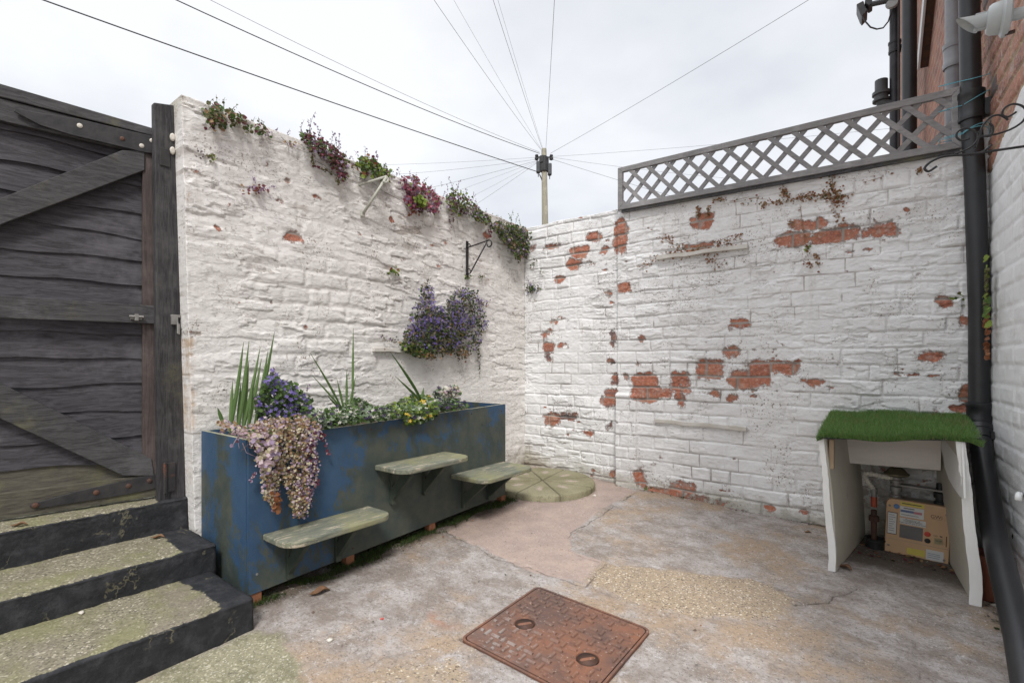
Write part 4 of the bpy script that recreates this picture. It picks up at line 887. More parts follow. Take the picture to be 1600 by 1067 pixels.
# ---------------------------------------------------------------- planter
PX = -2.34; PY0, PY1 = 1.053, 2.925
def pz(y): return (y - PY0) / (PY1 - PY0)
def ptop(y): return .642 + .040 * pz(y)
def pbot(y): return -.066 + .068 * pz(y)
def planter():
    e = empty('planter_box', ((XL + PX) / 2, (PY0 + PY1) / 2, gz(-2.6, 2)), 'long blue painted wooden planter box stained green, with three small shelves', 'planter')
    def panel(name, A, B, t, label=None):
        # grid panel from A to B (xy), thickness t (vector), with attribute of algae amount
        A = Vector(A); B = Vector(B); t = Vector(t); nu = max(6, int((B - A).length / .03)); nv = 22; V = []; al = []
        for side in (0, 1):
            for i in range(nu + 1):
                p = A.lerp(B, i / nu)
                for j in range(nv + 1):
                    zb, zt = pbot(p.y), ptop(p.y); v = j / nv; z = zb + (zt - zb) * v
                    V.append((p.x + t.x * side, p.y + t.y * side, z)); q = i / nu
                    if name == 'front_panel': a = .68 - .50 * v + .60 * sm(.22, .36, np.float64(q)) * (1 - .25 * v) + .18 * sm(.9, 1, np.float64(q)) - .55 * sm(.88, .95, np.float64(q)) * v - .25 * math.exp(-((q - .46) / .06) ** 2) * v
                    else: a = .46 - .2 * v + .5 * math.exp(-((q - .5) / .14) ** 2) * v + .45 * (1 - v) ** 3
                    al.append(float(a))
        n1 = (nu + 1) * (nv + 1); I = lambda s, i, j: s * n1 + i * (nv + 1) + j; Fs = []
        for i in range(nu):
            for j in range(nv): Fs.append((I(0, i, j), I(0, i + 1, j), I(0, i + 1, j + 1), I(0, i, j + 1))); Fs.append((I(1, i, j), I(1, i, j + 1), I(1, i + 1, j + 1), I(1, i + 1, j)))
            Fs.append((I(0, i, 0), I(1, i, 0), I(1, i + 1, 0), I(0, i + 1, 0))); Fs.append((I(0, i, nv), I(0, i + 1, nv), I(1, i + 1, nv), I(1, i, nv)))
        for j in range(nv):
            Fs.append((I(0, 0, j), I(0, 0, j + 1), I(1, 0, j + 1), I(1, 0, j))); Fs.append((I(0, nu, j), I(1, nu, j), I(1, nu, j + 1), I(0, nu, j + 1)))
        me = bpy.data.meshes.new(name); me.from_pydata(V, [], Fs); fattr(me, 'alg', al)
        mi = [0] * len(Fs); 
        for k, f in enumerate(Fs):
            if all((x % n1) % (nv + 1) == nv for x in f): mi[k] = 1
        me.polygons.foreach_set('material_index', mi)
        bm = bmesh.new(); bm.from_mesh(me); bmesh.ops.recalc_face_normals(bm, faces=bm.faces); bm.to_mesh(me); bm.free()
        o = link(name, me, ['blue', 'rim'], e); return o
    panel('front_panel', (PX, PY0, 0), (PX, PY1, 0), (-.020, 0, 0))
    panel('end_panel', (XL + .02, PY0 - .002, 0), (PX - .0215, PY0 - .002, 0), (0, .020, 0))
    panel('end_panel', (XL + .02, PY1 - .022, 0), (PX - .0215, PY1 - .022, 0), (0, .020, 0))
    panel('back_panel', (XL + .03, PY0 + .019, 0), (XL + .03, PY1 - .023, 0), (.015, 0, 0))
    m = MB(); a, b = PY0 + .02, PY1 - .024; x0, x1 = XL + .046, PX - .021
    N = 30; V = []; rr = random.Random(2)
    for i in range(N + 1):
        y = a + (b - a) * i / N
        for k in range(9): V.append((x0 + (x1 - x0) * k / 8, y, ptop(y) - .055 + rr.uniform(-.015, .015)))
    m.add(V, [(i * 9 + k, i * 9 + k + 1, (i + 1) * 9 + k + 1, (i + 1) * 9 + k) for i in range(N) for k in range(8)]); 
    me = m.mesh('soil'); link('soil', me, 'soil', e, True)
    for y in (1.075, 1.58, 2.18, 2.90):
        m = MB(); z1 = pbot(y) - .002; z0 = gz(PX, y) - .01; m.box((PX - .03, y + .01, (z0 + z1) / 2), (.05, .05 if y > 1.2 else .06, z1 - z0)); m.out('foot', 'block', e, bevel=.003)
    for y in (1.075, 1.95, 2.86):
        m = MB(); z1 = pbot(y) - .002; z0 = gz(XL, y) - .01; m.box((XL + .08, y + .01, (z0 + z1) / 2), (.05, .05, z1 - z0)); m.out('foot', 'block', e, bevel=.003)
    rr = random.Random(8)
    for (yy, v) in ((1.09, .93), (1.09, .12), (1.35, .95), (1.72, .95), (2.1, .94), (2.55, .95), (2.88, .93), (2.88, .1), (2.4, .06), (1.6, .05), (2.66, .82)):
        zz = pbot(yy) + (ptop(yy) - pbot(yy)) * v; m = MB(); m.lathe(Vector((PX, yy, zz)), [(.006, -.001), (.006, .0012), (.003, .0018)], 10, axis=(1, 0, 0)); m.out('screw', rr.choice(['rusty', 'steel', 'black']), e)
    # shelves
    for (ya, yb, z, w, bys, lab) in ((1.115, 1.700, .198, .235, (1.24, 1.50), 'front lowest shelf'), (1.741, 2.290, .417, .255, (1.86, 2.11), 'highest shelf'), (2.345, 2.900, .256, .30, (2.46, 2.72), 'far shelf')):
        th = .028; x0 = PX + .001; x1 = PX + w; r = .085; P = [(x0, ya), (x1 - r, ya)]
        P += [(x1 - r + r * math.sin(a), ya + r - r * math.cos(a)) for a in np.linspace(.15, 1.5, 8)] + [(x1, ya + r), (x1, yb - r)]
        P += [(x1 - r + r * math.cos(a), yb - r + r * math.sin(a)) for a in np.linspace(.1, 1.45, 8)] + [(x1 - r, yb), (x0, yb)]
        m = MB(); m.prism([Vector((x, y, z - th)) for x, y in P], (0, 0, th)); s = m.out('shelf', 'shelf', e, bevel=.006); s['label'] = lab
        for by in bys:
            m = MB(); t = .030; zt = z - th - .001; hh = .215; ww = w * .72
            m.box((x0 + .012, by, zt - hh / 2), (.024, t, hh)); m.box((x0 + .024 + (ww - .024) / 2, by, zt - .014), (ww - .024, t, .028))
            a = (x0 + .024, zt - hh * .88); b = (x0 + ww, zt - .030); 
            q = lambda yy: [Vector((a[0], yy, a[1])), Vector((a[0], yy, a[1] + .075)), Vector((b[0] - .085, yy, zt - .0285)), Vector((b[0], yy, zt - .0285))]
            m.hexa(q(by - t / 2 + .001), q(by + t / 2 - .001)); m.out('bracket', 'bracket_green', s, bevel=.002)
planter()

# ---------------------------------------------------------------- paving circle
def circle_stone():
    c = Vector((-2.365, 3.455, 0)); R = .435; t = .042; e = None
    nr, na = 44, 220; V = [(c.x, c.y, 0)]; bare = [0]; groove = [1]
    ang = [R_(a) for a in (8, 52, 97, 142, 188, 232, 277, 322)]
    def top(x, y): return gz(x, y) * .6 - .012 + t
    for i in range(1, nr + 1):
        for k in range(na):
            a = 2 * math.pi * k / na; r = R * i / nr; r2 = r * (1 + .006 * math.sin(5 * a) * (i / nr)); x, y = c.x + r2 * math.cos(a), c.y + r2 * math.sin(a)
            d = min(abs(r * math.sin(a - b)) if math.cos(a - b) > 0 else 9 for b in ang); g = math.exp(-(d / .0055) ** 2)
            z = top(x, y) - .012 * g - .010 * max(0, (i / nr - .96) / .04) ** 2
            # petal shaped bare centres of wedges
            am = min(abs((a - (b + R_(22)) + math.pi) % (2 * math.pi) - math.pi) for b in ang)
            bv = math.exp(-((am * r) / .045) ** 2 - ((r - R * .58) / (R * .22)) ** 2); V.append((x, y, z)); bare.append(bv); groove.append(g)
    V[0] = (c.x, c.y, top(c.x, c.y) - .01); Fs = [(0, 1 + k, 1 + (k + 1) % na) for k in range(na)]
    for i in range(nr - 1):
        for k in range(na): Fs.append((1 + i * na + k, 1 + (i + 1) * na + k, 1 + (i + 1) * na + (k + 1) % na, 1 + i * na + (k + 1) % na))
    b0 = 1 + (nr - 1) * na; n0 = len(V)
    for k in range(na): x, y, z = V[b0 + k]; rr = .012 * mnoise.noise((x * 12, y * 12, 0)); V.append((x + rr, y + rr, z - t - .03)); bare.append(0); groove.append(.15)
    for k in range(na): Fs.append((b0 + k, n0 + k, n0 + (k + 1) % na, b0 + (k + 1) % na))
    me = bpy.data.meshes.new('paving_circle'); me.from_pydata(V, [], Fs); fattr(me, 'bare', bare); fattr(me, 'groove', groove)
    o = link('paving_circle', me, 'stone', None, True); me.set_sharp_from_angle(angle=R_(50)); tag(o, 'round mossy stone disc of eight wedges in the corner of the yard', 'paving')
circle_stone()

# ---------------------------------------------------------------- manhole cover
def manhole():
    x0, x1, y0, y1 = -1.425, -.832, 1.48, 2.035; cx, cy = (x0 + x1) / 2, (y0 + y1) / 2; hx, hy = (x1 - x0) / 2, (y1 - y0) / 2
    e = empty('manhole_cover', (cx, cy, gz(cx, cy)), 'rusty cast iron manhole cover set in the concrete', 'manhole cover')
    def rr(hx, hy, r, n=6):
        P = []
        for sx, sy, a0 in ((1, 1, 0), (-1, 1, 90), (-1, -1, 180), (1, -1, 270)):
            for k in range(n + 1):
                a = R_(a0 + 90 * k / n); P.append((cx + sx * (hx - r) + r * math.cos(a), cy + sy * (hy - r) + r * math.sin(a)))
        return P
    Z = lambda x, y, d=0.: gz(x, y) + d
    # frame ring
    o_ = rr(hx, hy, .032); i_ = rr(hx - .010, hy - .010, .024); n = len(o_); V = []
    for P, d in ((o_, -.03), (o_, .003), (i_, .003), (i_, -.03)): V += [Vector((x, y, Z(x, y, d))) for x, y in P]
    m = MB(); m.add(V, [(r * n + k, r * n + (k + 1) % n, (r + 1) * n + (k + 1) % n, (r + 1) * n + k) for r in range(3) for k in range(n)]); m.out('frame', 'manhole', e)
    # plate with two round key recesses, as a fine grid
    hx2, hy2 = hx - .0145, hy - .0145; k1 = gnd(820, 974); k2 = gnd(918, 1029); R1 = .041
    xs = np.linspace(cx - hx2, cx + hx2, 330); ys = np.linspace(cy - hy2, cy + hy2, 310); x, y = np.meshgrid(xs, ys, indexing='ij')
    z = -.036 * (x - XL) - .035 * (YB - y) + .002
    worn = sm(.50, .95, 1 - np.hypot(x - x0 - .08, y - y0 - .05) / .75)
    px = (x - x0) / .042; py = (y - y0) / .042; ix = np.floor(px); iy = np.floor(py); fx = px - ix - .5; fy = py - iy - .5
    odd = np.mod(ix + iy, 2) == 0; skip = _h(ix, iy, 4) < .24
    bx = np.where(odd, (np.abs(fx) < .47) & (np.abs(fy) < .17), (np.abs(fy) < .47) & (np.abs(fx) < .17)) & ~skip
    inn = (np.abs(x - cx) < hx2 - .012) & (np.abs(y - cy) < hy2 - .012)
    rec = np.minimum(np.hypot(x - k1.x, y - k1.y), np.hypot(x - k2.x, y - k2.y))
    bx = bx & inn & (rec > R1 + .012)
    soft = np.where(odd, np.clip((.16 - np.abs(fy)) / .08, 0, 1), np.clip((.16 - np.abs(fx)) / .08, 0, 1))
    z = z + np.where(bx, .0060 * np.clip(soft + .3, 0, 1), 0) - .012 * sm(R1 + .006, R1, rec)
    q = np.maximum(np.abs(x - cx) - hx2 + .022, 0) ** 2 + np.maximum(np.abs(y - cy) - hy2 + .022, 0) ** 2
    keep = (q < .0225 ** 2) & (rec > R1)
    V = np.stack([x, y, z], -1).reshape(-1, 3).tolist(); nx, ny = x.shape; Fs = []
    for i in range(nx - 1):
        for j in range(ny - 1):
            if keep[i, j] and keep[i + 1, j + 1] and keep[i + 1, j] and keep[i, j + 1]: Fs.append((i * ny + j, (i + 1) * ny + j, (i + 1) * ny + j + 1, i * ny + j + 1))
    me = bpy.data.meshes.new('plate'); me.from_pydata(V, [], Fs); bb = bx.astype(float); ring = np.clip(sum(np.roll(bb, k_, a_) for k_ in (-2, -1, 1, 2) for a_ in (0, 1)), 0, 1) * (1 - bb); fattr(me, 'worn', worn * np.where(bx, 1, .12)); fattr(me, 'bar', bb); fattr(me, 'bar_shade', ring); link('plate', me, 'manhole', e)
    m = MB(); b = rr(hx - .009, hy - .009, .024); m.add([Vector((x_, y_, Z(x_, y_, -.032))) for x_, y_ in b], [tuple(range(len(b)))]); m.out('backing', 'soil', e)
    for k in (k1, k2):
        m = MB(); m.lathe(Vector((k.x, k.y, Z(k.x, k.y, -.031))), [(R1 + .001, .031), (R1 * .95, .022), (R1 * .8, .004), (R1 * .4, .001)], 28); m.out('key_recess', 'rusty', e, True)
        m = MB(); d = Vector((.6, .8, 0)).normalized(); p = Vector((k.x, k.y, Z(k.x, k.y, -.003)))
        m.tube([p - d * .043 + Vector((0, 0, -.012)), p - d * .022, p + d * .022, p + d * .043 + Vector((0, 0, -.012))], .0085, 8); m.out('handle', 'manhole', e, True)
manhole()

# ---------------------------------------------------------------- gas meter shelter
def lean(x, z): return x - .05 * (z / .6 if z > 0 else 0)
def shelter():
    e = empty('meter_shelter', (0, 3.5, gz(0, 3.5)), 'white board shelter around the gas meter, open at the front', 'shelter')
    def side(name, xf, xb, yf, yb, th, ztf, ztb, label, mat):
        g0, g1 = gz(xf, yf), gz(xb, yb); V = []
        n = 10
        for k in range(n + 1):
            t = k / n
            for (xx, yy, g, zt) in ((xf, yf, g0, ztf), (xb, yb, g1, ztb)):
                z = g + (zt - g) * t; w = .003 * math.sin(t * 7 + xf * 9); x = lean(xx, z) + w; V += [(x - th / 2, yy, z), (x + th / 2, yy, z)]
        Fs = [(0, 1, 3, 2), (4 * n, 4 * n + 2, 4 * n + 3, 4 * n + 1)]
        for k in range(n):
            a = 4 * k; b = a + 4; Fs += [(a, b, b + 1, a + 1), (a + 2, a + 3, b + 3, b + 2), (a, a + 2, b + 2, b), (a + 1, b + 1, b + 3, a + 3)]
        m = MB(); m.add(V, Fs); o = m.out(name, mat, e, bevel=.002); o['label'] = label; return o
    side('side_panel', -.270, -.175, 3.165, 3.86, .012, .585, .645, 'left side panel', 'cream_board')
    side('side_panel', .275, .205, 3.185, 3.86, .012, .620, .655, 'right side panel', 'cream_board')
    def strip(name, x, y, w, d, zt, jag, mat, label=None):
        g = gz(x, y); n = 22; V = []; rr = random.Random(int(abs(x) * 100))
        for k in range(n + 1):
            z = g + .002 + (zt - g) * k / n; j = rr.uniform(-jag, jag); xx = lean(x, z) + .002 * math.sin(k * .5); ww = w * (1 + .12 * math.sin(k / n * 4 + 1))
            V += [(xx - ww / 2 + j, y, z), (xx + ww / 2 + j * .5, y, z), (xx + ww / 2, y + d, z), (xx - ww / 2, y + d, z)]
        Fs = [(3, 2, 1, 0), (4 * n, 4 * n + 1, 4 * n + 2, 4 * n + 3)] + [(4 * k + q, 4 * k + (q + 1) % 4, 4 * k + 4 + (q + 1) % 4, 4 * k + 4 + q) for k in range(n) for q in range(4)]
        m = MB(); m.add(V, Fs); o = m.out(name, mat, e, bevel=.002)
    strip('front_edge', -.285, 3.145, .030, .030, .59, .003, 'white_board'); strip('front_edge', .280, 3.160, .040, .022, .625, .003, 'white_board')
    m = MB(); m.box((-.291, 3.21, .50), (.022, .05, .16)); m.out('corner_block', 'plain_wood', e, bevel=.002)
    a = onY(1309, 690, 3.6); b = onY(1471, 697, 3.6); c = onY(1470, 735, 3.6); d = onY(1310, 722, 3.6); k = Vector((0, .018, 0))
    a.z += .03; b.z += .03
    m = MB(); m.hexa([d, c, b, a], [d + k, c + k, b + k, a + k]); m.out('header_board', 'header_board', e, bevel=.002)
    # curved white offcut hanging inside the right panel
    P = [(1493, 688), (1502, 688), (1506, 778), (1500, 776), (1490, 762), (1482, 748), (1476, 730), (1474, 715), (1470, 700), (1471, 688)]
    m = MB(); 
    Q = [onP(px, py, Vector((.213, 3.3, 0)), Vector((-.99, -.12, 0)).normalized()) for px, py in P]
    m.prism(Q, (.008, 0, 0)); m.out('curved_offcut', 'white_board', e, bevel=.001)
    # base sheet carrying the turf
    C = [Vector(p) for p in ((-.350, 3.125, .585), (.300, 3.16, .632), (.310, 3.90, .672), (-.36, 3.90, .652))]
    m = MB(); m.hexa([c_ for c_ in C], [c_ + Vector((0, 0, .012)) for c_ in C]); m.out('roof_board', 'underlay', e)
    # artificial turf : wavy sheet + blades
    nu, nv = 60, 60
    def surf(u, v):
        p = (C[0] * (1 - u) + C[1] * u) * (1 - v) + (C[3] * (1 - u) + C[2] * u) * v
        # slightly ragged outline
        ex = .012 * math.sin(u * 9 + 1) * (1 - v) + .010 * math.sin(v * 8) * (u - .5)
        p = p + Vector(((u - .5) * .005 * (1 + .6 * math.sin(v * 6)), -.012 * (1 - v) + ex, .020))
        p.z += .006 * math.sin(u * 11 + v * 3) - .022 * max(0, .06 - v) / .06 - .020 * max(0, u - .93) / .07 - .012 * max(0, .05 - u) / .05 + .01 * max(0, .12 - abs(u - .25)) 
        return p
    te = empty('artificial_turf', (C[0] + C[2]) / 2, 'piece of bright green artificial turf lying on top of the meter shelter', 'artificial turf')
    V = [surf(i / nu, j / nv) for i in range(nu + 1) for j in range(nv + 1)]
    m = MB(); m.add(V, [(i * (nv + 1) + j, (i + 1) * (nv + 1) + j, (i + 1) * (nv + 1) + j + 1, i * (nv + 1) + j + 1) for i in range(nu) for j in range(nv)]); m.out('backing', 'underlay', te)
    n = 26000; V = np.zeros((n * 3, 3)); tone = np.zeros(n * 3); mi = np.zeros(n, int)
    for k in range(n):
        u, v = random.random(), random.random()
        if random.random() < .22: v = random.random() * .03
        p = surf(u, v); h = random.uniform(.016, .036); a = random.uniform(0, 6.28); w = .0016; dr = Vector((random.gauss(0, .38), random.gauss(0, .38) - (.25 if v < .03 else 0), 1)).normalized()
        s = Vector((math.cos(a), math.sin(a), 0)) * w; V[3 * k] = p + s; V[3 * k + 1] = p - s; V[3 * k + 2] = p + dr * h; t = random.random(); tone[3 * k:3 * k + 3] = t
        cl = mnoise.noise((u * 6, v * 6, 3)); mi[k] = 1 if ((cl > .22 and random.random() < .22 and v > .4) or random.random() < .02) else 0
    me = bpy.data.meshes.new('pile'); me.from_pydata(V.tolist(), [], [(3 * k, 3 * k + 1, 3 * k + 2) for k in range(n)]); fattr(me, 'tone', tone); me.polygons.foreach_set('material_index', mi.tolist())
    link('pile', me, ['turf', 'dry'], te)
shelter()
def meter():
    cx, cy = .077, 3.66; rot = Matrix.Rotation(R_(2.0), 3, 'Y') @ Matrix.Rotation(R_(0), 3, 'X'); z0 = .035; w, h, d = .285, .325, .15
    c = Vector((cx, cy, z0)); T = lambda x, z, y=0.: c + rot @ Vector((x, y, z))
    e = empty('gas_meter', (cx, cy + d / 2, gz(cx, cy)), 'tan gas meter with small labels sitting inside the white shelter', 'gas meter')
    def rrp(hw, hh, r, n=5):
        P = []
        for sx, sz, a0, r_ in ((1, 1, 0, r), (-1, 1, 90, r), (-1, -1, 180, r * .4), (1, -1, 270, r * .4)):
            for k in range(n + 1):
                a = R_(a0 + 90 * k / n); P.append((sx * (hw - r_) + r_ * math.cos(a), sz * (hh - r_) + r_ * math.sin(a)))
        return P
    P = rrp(w / 2, h / 2, .030)
    m = MB(); m.prism([T(x, z, 0) for x, z in P], rot @ Vector((0, .035, 0))); m.out('front_case', 'meter', e, bevel=.004)
    P2 = rrp(w / 2 - .01, h / 2 - .008, .045); m = MB(); m.prism([T(x, z, .0355) for x, z in P2], rot @ Vector((0, d - .035, 0))); m.out('back_case', 'meter_edge', e, bevel=.006)
    def pl(name, x0, x1, z0_, z1_, mat, dep=.002, par=e, base=0.):
        m = MB(); m.hexa([T(x0, z0_, -base), T(x1, z0_, -base), T(x1, z1_, -base), T(x0, z1_, -base)], [T(x0, z0_, -base - dep), T(x1, z0_, -base - dep), T(x1, z1_, -base - dep), T(x0, z1_, -base - dep)]); return m.out(name, mat, par)
    # coordinates read from the front: u 0..1 left to right, v 0..1 top to bottom
    U = lambda u: (u - .5) * w; Vv = lambda v: (.5 - v) * h
    def plu(name, u0, u1, v0, v1, mat, par=e, base=0., dep=.002): return pl(name, U(u0), U(u1), Vv(v1), Vv(v0), mat, dep, par, base)
    plu('cover_seam', .01, .985, .715, .722, 'meter_edge', dep=.0006)
    l = plu('label', .225, .60, .02, .09, 'label_yellow'); plu('print', .25, .56, .045, .06, 'ink', l, .002, .0004)
    l = plu('counter_window', .225, .60, .105, .285, 'label_white')
    plu('print', .23, .44, .165, .205, 'ink_blue', l, .002, .0004); plu('print', .44, .57, .168, .210, 'ink_pink', l, .002, .0004); plu('print', .28, .45, .125, .14, 'ink', l, .002, .0004); plu('print', .24, .52, .245, .252, 'ink', l, .002, .0004)
    l = plu('label', .225, .635, .31, .415, 'label_white')
    def txt(s, u, v, size, par, base=.0024, mat='ink'):
        cu = bpy.data.curves.new('lettering', 'FONT'); cu.body = s; cu.size = size; cu.align_x = 'CENTER'; cu.align_y = 'CENTER'; cu.extrude = .0002
        cu.materials.append(MAT[mat]); o = bpy.data.objects.new('lettering', cu); COL.objects.link(o)
        M = Matrix.Translation(T(U(u), Vv(v), -base)) @ (rot.to_4x4() @ Matrix.Rotation(R_(90), 4, 'X')); me = bpy.data.meshes.new_from_object(o); bpy.data.objects.remove(o); o = bpy.data.objects.new('lettering', me); COL.objects.link(o)
        o.parent = par; o.matrix_parent_inverse = wm(par).inverted(); o.matrix_basis = M; return o
    txt('Property of', .43, .332, .014, l); txt('Transportation', .43, .357, .014, l); txt('Pipes contain gas at all times', .43, .388, .0105, l)
    plu('screen', .23, .595, .435, .665, 'lcd')
    l = plu('label', .025, .185, .24, .635, 'ink'); l2 = plu('paper', .035, .175, .252, .622, 'label_white', l, .002, .0008)
    for k in range(8): plu('print', .05, .05 + random.uniform(.06, .115), .285 + k * .04, .292 + k * .04, 'ink', l, .0028, .0003)
    for u, v, r, mt in ((.165, .125, .013, 'blue_dot'), (.665, .52, .0135, 'red'), (.67, .635, .013, 'black')):
        m = MB(); m.lathe(T(U(u), Vv(v), 0), [(r * 1.06, 0), (r * 1.06, .0015), (r, .003), (r * .6, .0036)], 20, axis=rot @ Vector((0, -1, 0))); m.out('button' if mt != 'blue_dot' else 'sticker', mt, e, True)
    txt('GWi', .79, .20, .026, e, .0006); plu('print', .71, .87, .235, .239, 'ink', dep=.0004)
    txt('key', .79, .52, .013, e, .0006); plu('print', .85, .89, .51, .53, 'ink', dep=.0004); plu('label', .77, .90, .56, .66, 'cream'); txt('cut off', .835, .60, .010, e, .0024)
    plu('card_slot', .945, .958, .50, .68, 'rusty', dep=.001)
    l = plu('label', .36, .64, .82, .93, 'label_yellow'); l = plu('label', .655, .92, .78, .955, 'label_white')
    for v in (.84, .87, .905): plu('print', .68, .68 + random.uniform(.17, .22), v, v + .007, 'ink_blue', l, .002, .0003)
    for u, v in ((.06, .84), (.93, .91), (.935, .13), (.055, .13)):
        m = MB(); m.lathe(T(U(u), Vv(v), 0), [(.006, 0), (.006, .002), (.003, .003)], 10, axis=rot @ Vector((0, -1, 0))); m.out('screw', 'steel', e, True)
    # top unions, bar, regulator, hose
    for x in (-.10, .10):
        m = MB(); p = T(x, h / 2, .07); m.lathe(p, [(.030, -.01), (.030, .012), (.022, .016), (.022, .03), (.030, .033), (.030, .06), (.020, .065), (.018, .115)], 12); smooth_angle(m.out('union', 'steel' if x < 0 else 'black', e))
    m = MB(); a, b = T(-.13, h / 2 + .075, .07), T(.135, h / 2 + .075, .07); m.bar(a, b, .010, .06, up=(0, 0, 1)); m.out('meter_bar', 'steel', e, bevel=.002)
    p = T(-.10, h / 2 + .080, .02)
    m = MB(); m.lathe(p, [(.022, 0), (.022, .015), (.034, .018), (.034, .028), (.024, .032), (.024, .050)], 14); smooth_angle(m.out('valve', 'steel', e))
    m = MB(); m.lathe(p + Vector((.0, 0, .045)), [(.022, 0), (.055, .010), (.062, .016), (.062, .022), (.050, .030), (.038, .048), (.020, .058), (.016, .072), (.006, .076)], 24); smooth_angle(m.out('regulator', 'brass', e))
    # corrugated hose from the regulator down to the riser
    q = p + Vector((0, 0, .035)); pts = [q + Vector(v) for v in ((-.02, 0, 0), (-.06, -.01, .006), (-.105, -.01, .012), (-.145, -.005, .012), (-.150, .0, -.012), (-.128, .0, -.05), (-.105, .0, -.085))]
    fine = []; 
    PP = [pts[0] * 2 - pts[1]] + pts + [pts[-1] * 2 - pts[-2]]
    for i in range(1, len(PP) - 2):
        for k in range(12):
            t = k / 12; fine.append(.5 * ((2 * PP[i]) + (PP[i + 1] - PP[i - 1]) * t + (2 * PP[i - 1] - 5 * PP[i] + 4 * PP[i + 1] - PP[i + 2]) * t * t + (3 * PP[i] - PP[i - 1] - 3 * PP[i + 1] + PP[i + 2]) * t ** 3))
    m = MB(); m.tube(fine, [.0145 + .003 * math.sin(k * 1.6) for k in range(len(fine))], 12); m.out('hose', 'cream_board', e, True)
    r0 = fine[-1]; gzr = gz(r0.x, r0.y)
    m = MB(); m.tube([r0 + Vector((0, 0, .01)), r0 + Vector((0, 0, -.02))], .018, 12); m.tube([r0 + Vector((0, 0, -.02)), r0 + Vector((0, 0, -.04))], .014, 12); smooth_angle(m.out('union', 'steel', e))
    m = MB(); m.tube([r0 + Vector((0, 0, -.04)), r0 + Vector((0, 0, -.10))], .0155, 12); smooth_angle(m.out('tape', 'orange', e))
    m = MB(); m.tube([r0 + Vector((0, 0, -.12)), Vector((r0.x, r0.y, gzr))], .015, 12); m.lathe(r0 + Vector((0, 0, -.19)), [(.015, 0), (.026, .006), (.026, .035), (.015, .04)], 8); m.out('riser_pipe', 'rusty', e)
    m = MB(); m.lathe(Vector((r0.x + .005, r0.y, gzr)), [(.050, 0), (.050, .045), (.056, .048), (.056, .056), (.044, .057), (.040, .02)], 24); smooth_angle(m.out('sleeve', 'black', e))
meter()
def pot():
    p = gnd(1541, 912); p = Vector((.345, 3.30, gz(.34, 3.3)))
    m = MB(); m.lathe(p, [(.052, 0), (.055, .004), (.072, .175), (.082, .178), (.084, .215), (.074, .217), (.066, .19), (.060, .1)], 28); o = smooth_angle(m.out('plant_pot', 'terracotta')); tag(o, 'terracotta pot tucked between the meter shelter and the slanting black pipe', 'pot')
pot()

# ---------------------------------------------------------------- iron bracket, white bracket, plaque on the left wall
def wall_iron():
    X = XL + .03; t = onX(730, 377, X); b = onX(730, 434, X); e = empty('hanging_bracket', (X, t.y, (t.z + b.z) / 2), 'black wrought iron basket bracket on the whitewashed wall above the purple flowers', 'bracket')
    y = t.y; m = MB(); m.box((X, y, (t.z + b.z) / 2), (.010, .026, t.z - b.z)); m.out('back_plate', 'iron', e, bevel=.002)
    ex, ez = Vector((1, 0, 0)), Vector((0, 0, 1)); L = .24; z1 = t.z - .055; r = .0058
    # arm projects from the wall (towards +X), slightly upward
    A = Vector((X, y, z1)); B = Vector((X + L, y, z1 + .028))
    m = MB(); m.tube([A, B] + spiral(B + Vector((.0, 0, -.032)), .032, .018, 90, -190, 14, ex, ez)[1:], r, 8); m.out('arm', 'iron', e, True)
    m = MB(); m.tube([Vector((X + .005, y, b.z + .03)), Vector((X + .035, y, b.z + .035)), B + Vector((-.02, 0, -.01))], r, 8); m.out('strut', 'iron', e, True)
    for zc, s in ((z1 + .012, 1), (b.z + .055, 1)):
        m = MB(); m.tube(spiral(Vector((X + .022, y, zc)), .024, .010, 200, -20, 10, ex, ez), r * .8, 8); m.out('scroll', 'iron', e, True)
    # white painted bracket near the wall top
    q = lambda px, py, d: onX(px, py, XL + d)
    e = empty('hanging_bracket', q(568, 333, .02), 'white painted iron bracket with a hooked end below the wall top plants', 'bracket')
    a = q(568, 333, .03); b = onX(604, 277, XL + .16); c = onX(560, 290, XL + .02)
    m = MB(); m.tube([a, b], .010, 8); m.out('strut', 'white_iron', e, True)
    m = MB(); m.tube([c, b + Vector((0, 0, .004))] + [onX(px, py, XL + .16) for px, py in ((606, 279), (606, 284), (602, 286), (599, 283))], .009, 8); m.out('arm', 'white_iron', e, True)
    m = MB(); m.box(a + Vector((-.01, 0, -.005)), (.02, .03, .035)); m.out('foot_plate', 'white_iron', e, bevel=.003)
    # round painted boss
    p = q(668, 341, .0); n = 26; V = []
    bm = bmesh.new(); bmesh.ops.create_uvsphere(bm, u_segments=32, v_segments=22, radius=1)
    for v in bm.verts:
        k = v.co.copy(); dd = .16 * mnoise.noise(k * 2.2) + .10 * mnoise.noise(k * 5) ; g = -.12 * math.exp(-((k.z - k.y * .5) / .12) ** 2) * (k.x > 0)
        v.co = p + Vector((k.x * .045 * (1 + g), k.y * .058 * (1 + dd * .5), k.z * .062 * (1 + dd * .5)))
    me = bpy.data.meshes.new('wall_plaque'); bm.to_mesh(me); bm.free()
    for att in ('peel', 'cav', 'stain', 'algae', 'joint', 'tone', 'dark'): fattr(me, att, [0.1] * len(me.vertices))
    tag(link('wall_plaque', me, 'wall_left', None, True), 'round lumpy whitewashed boss under the pink plant on the wall', 'ornament')
wall_iron()

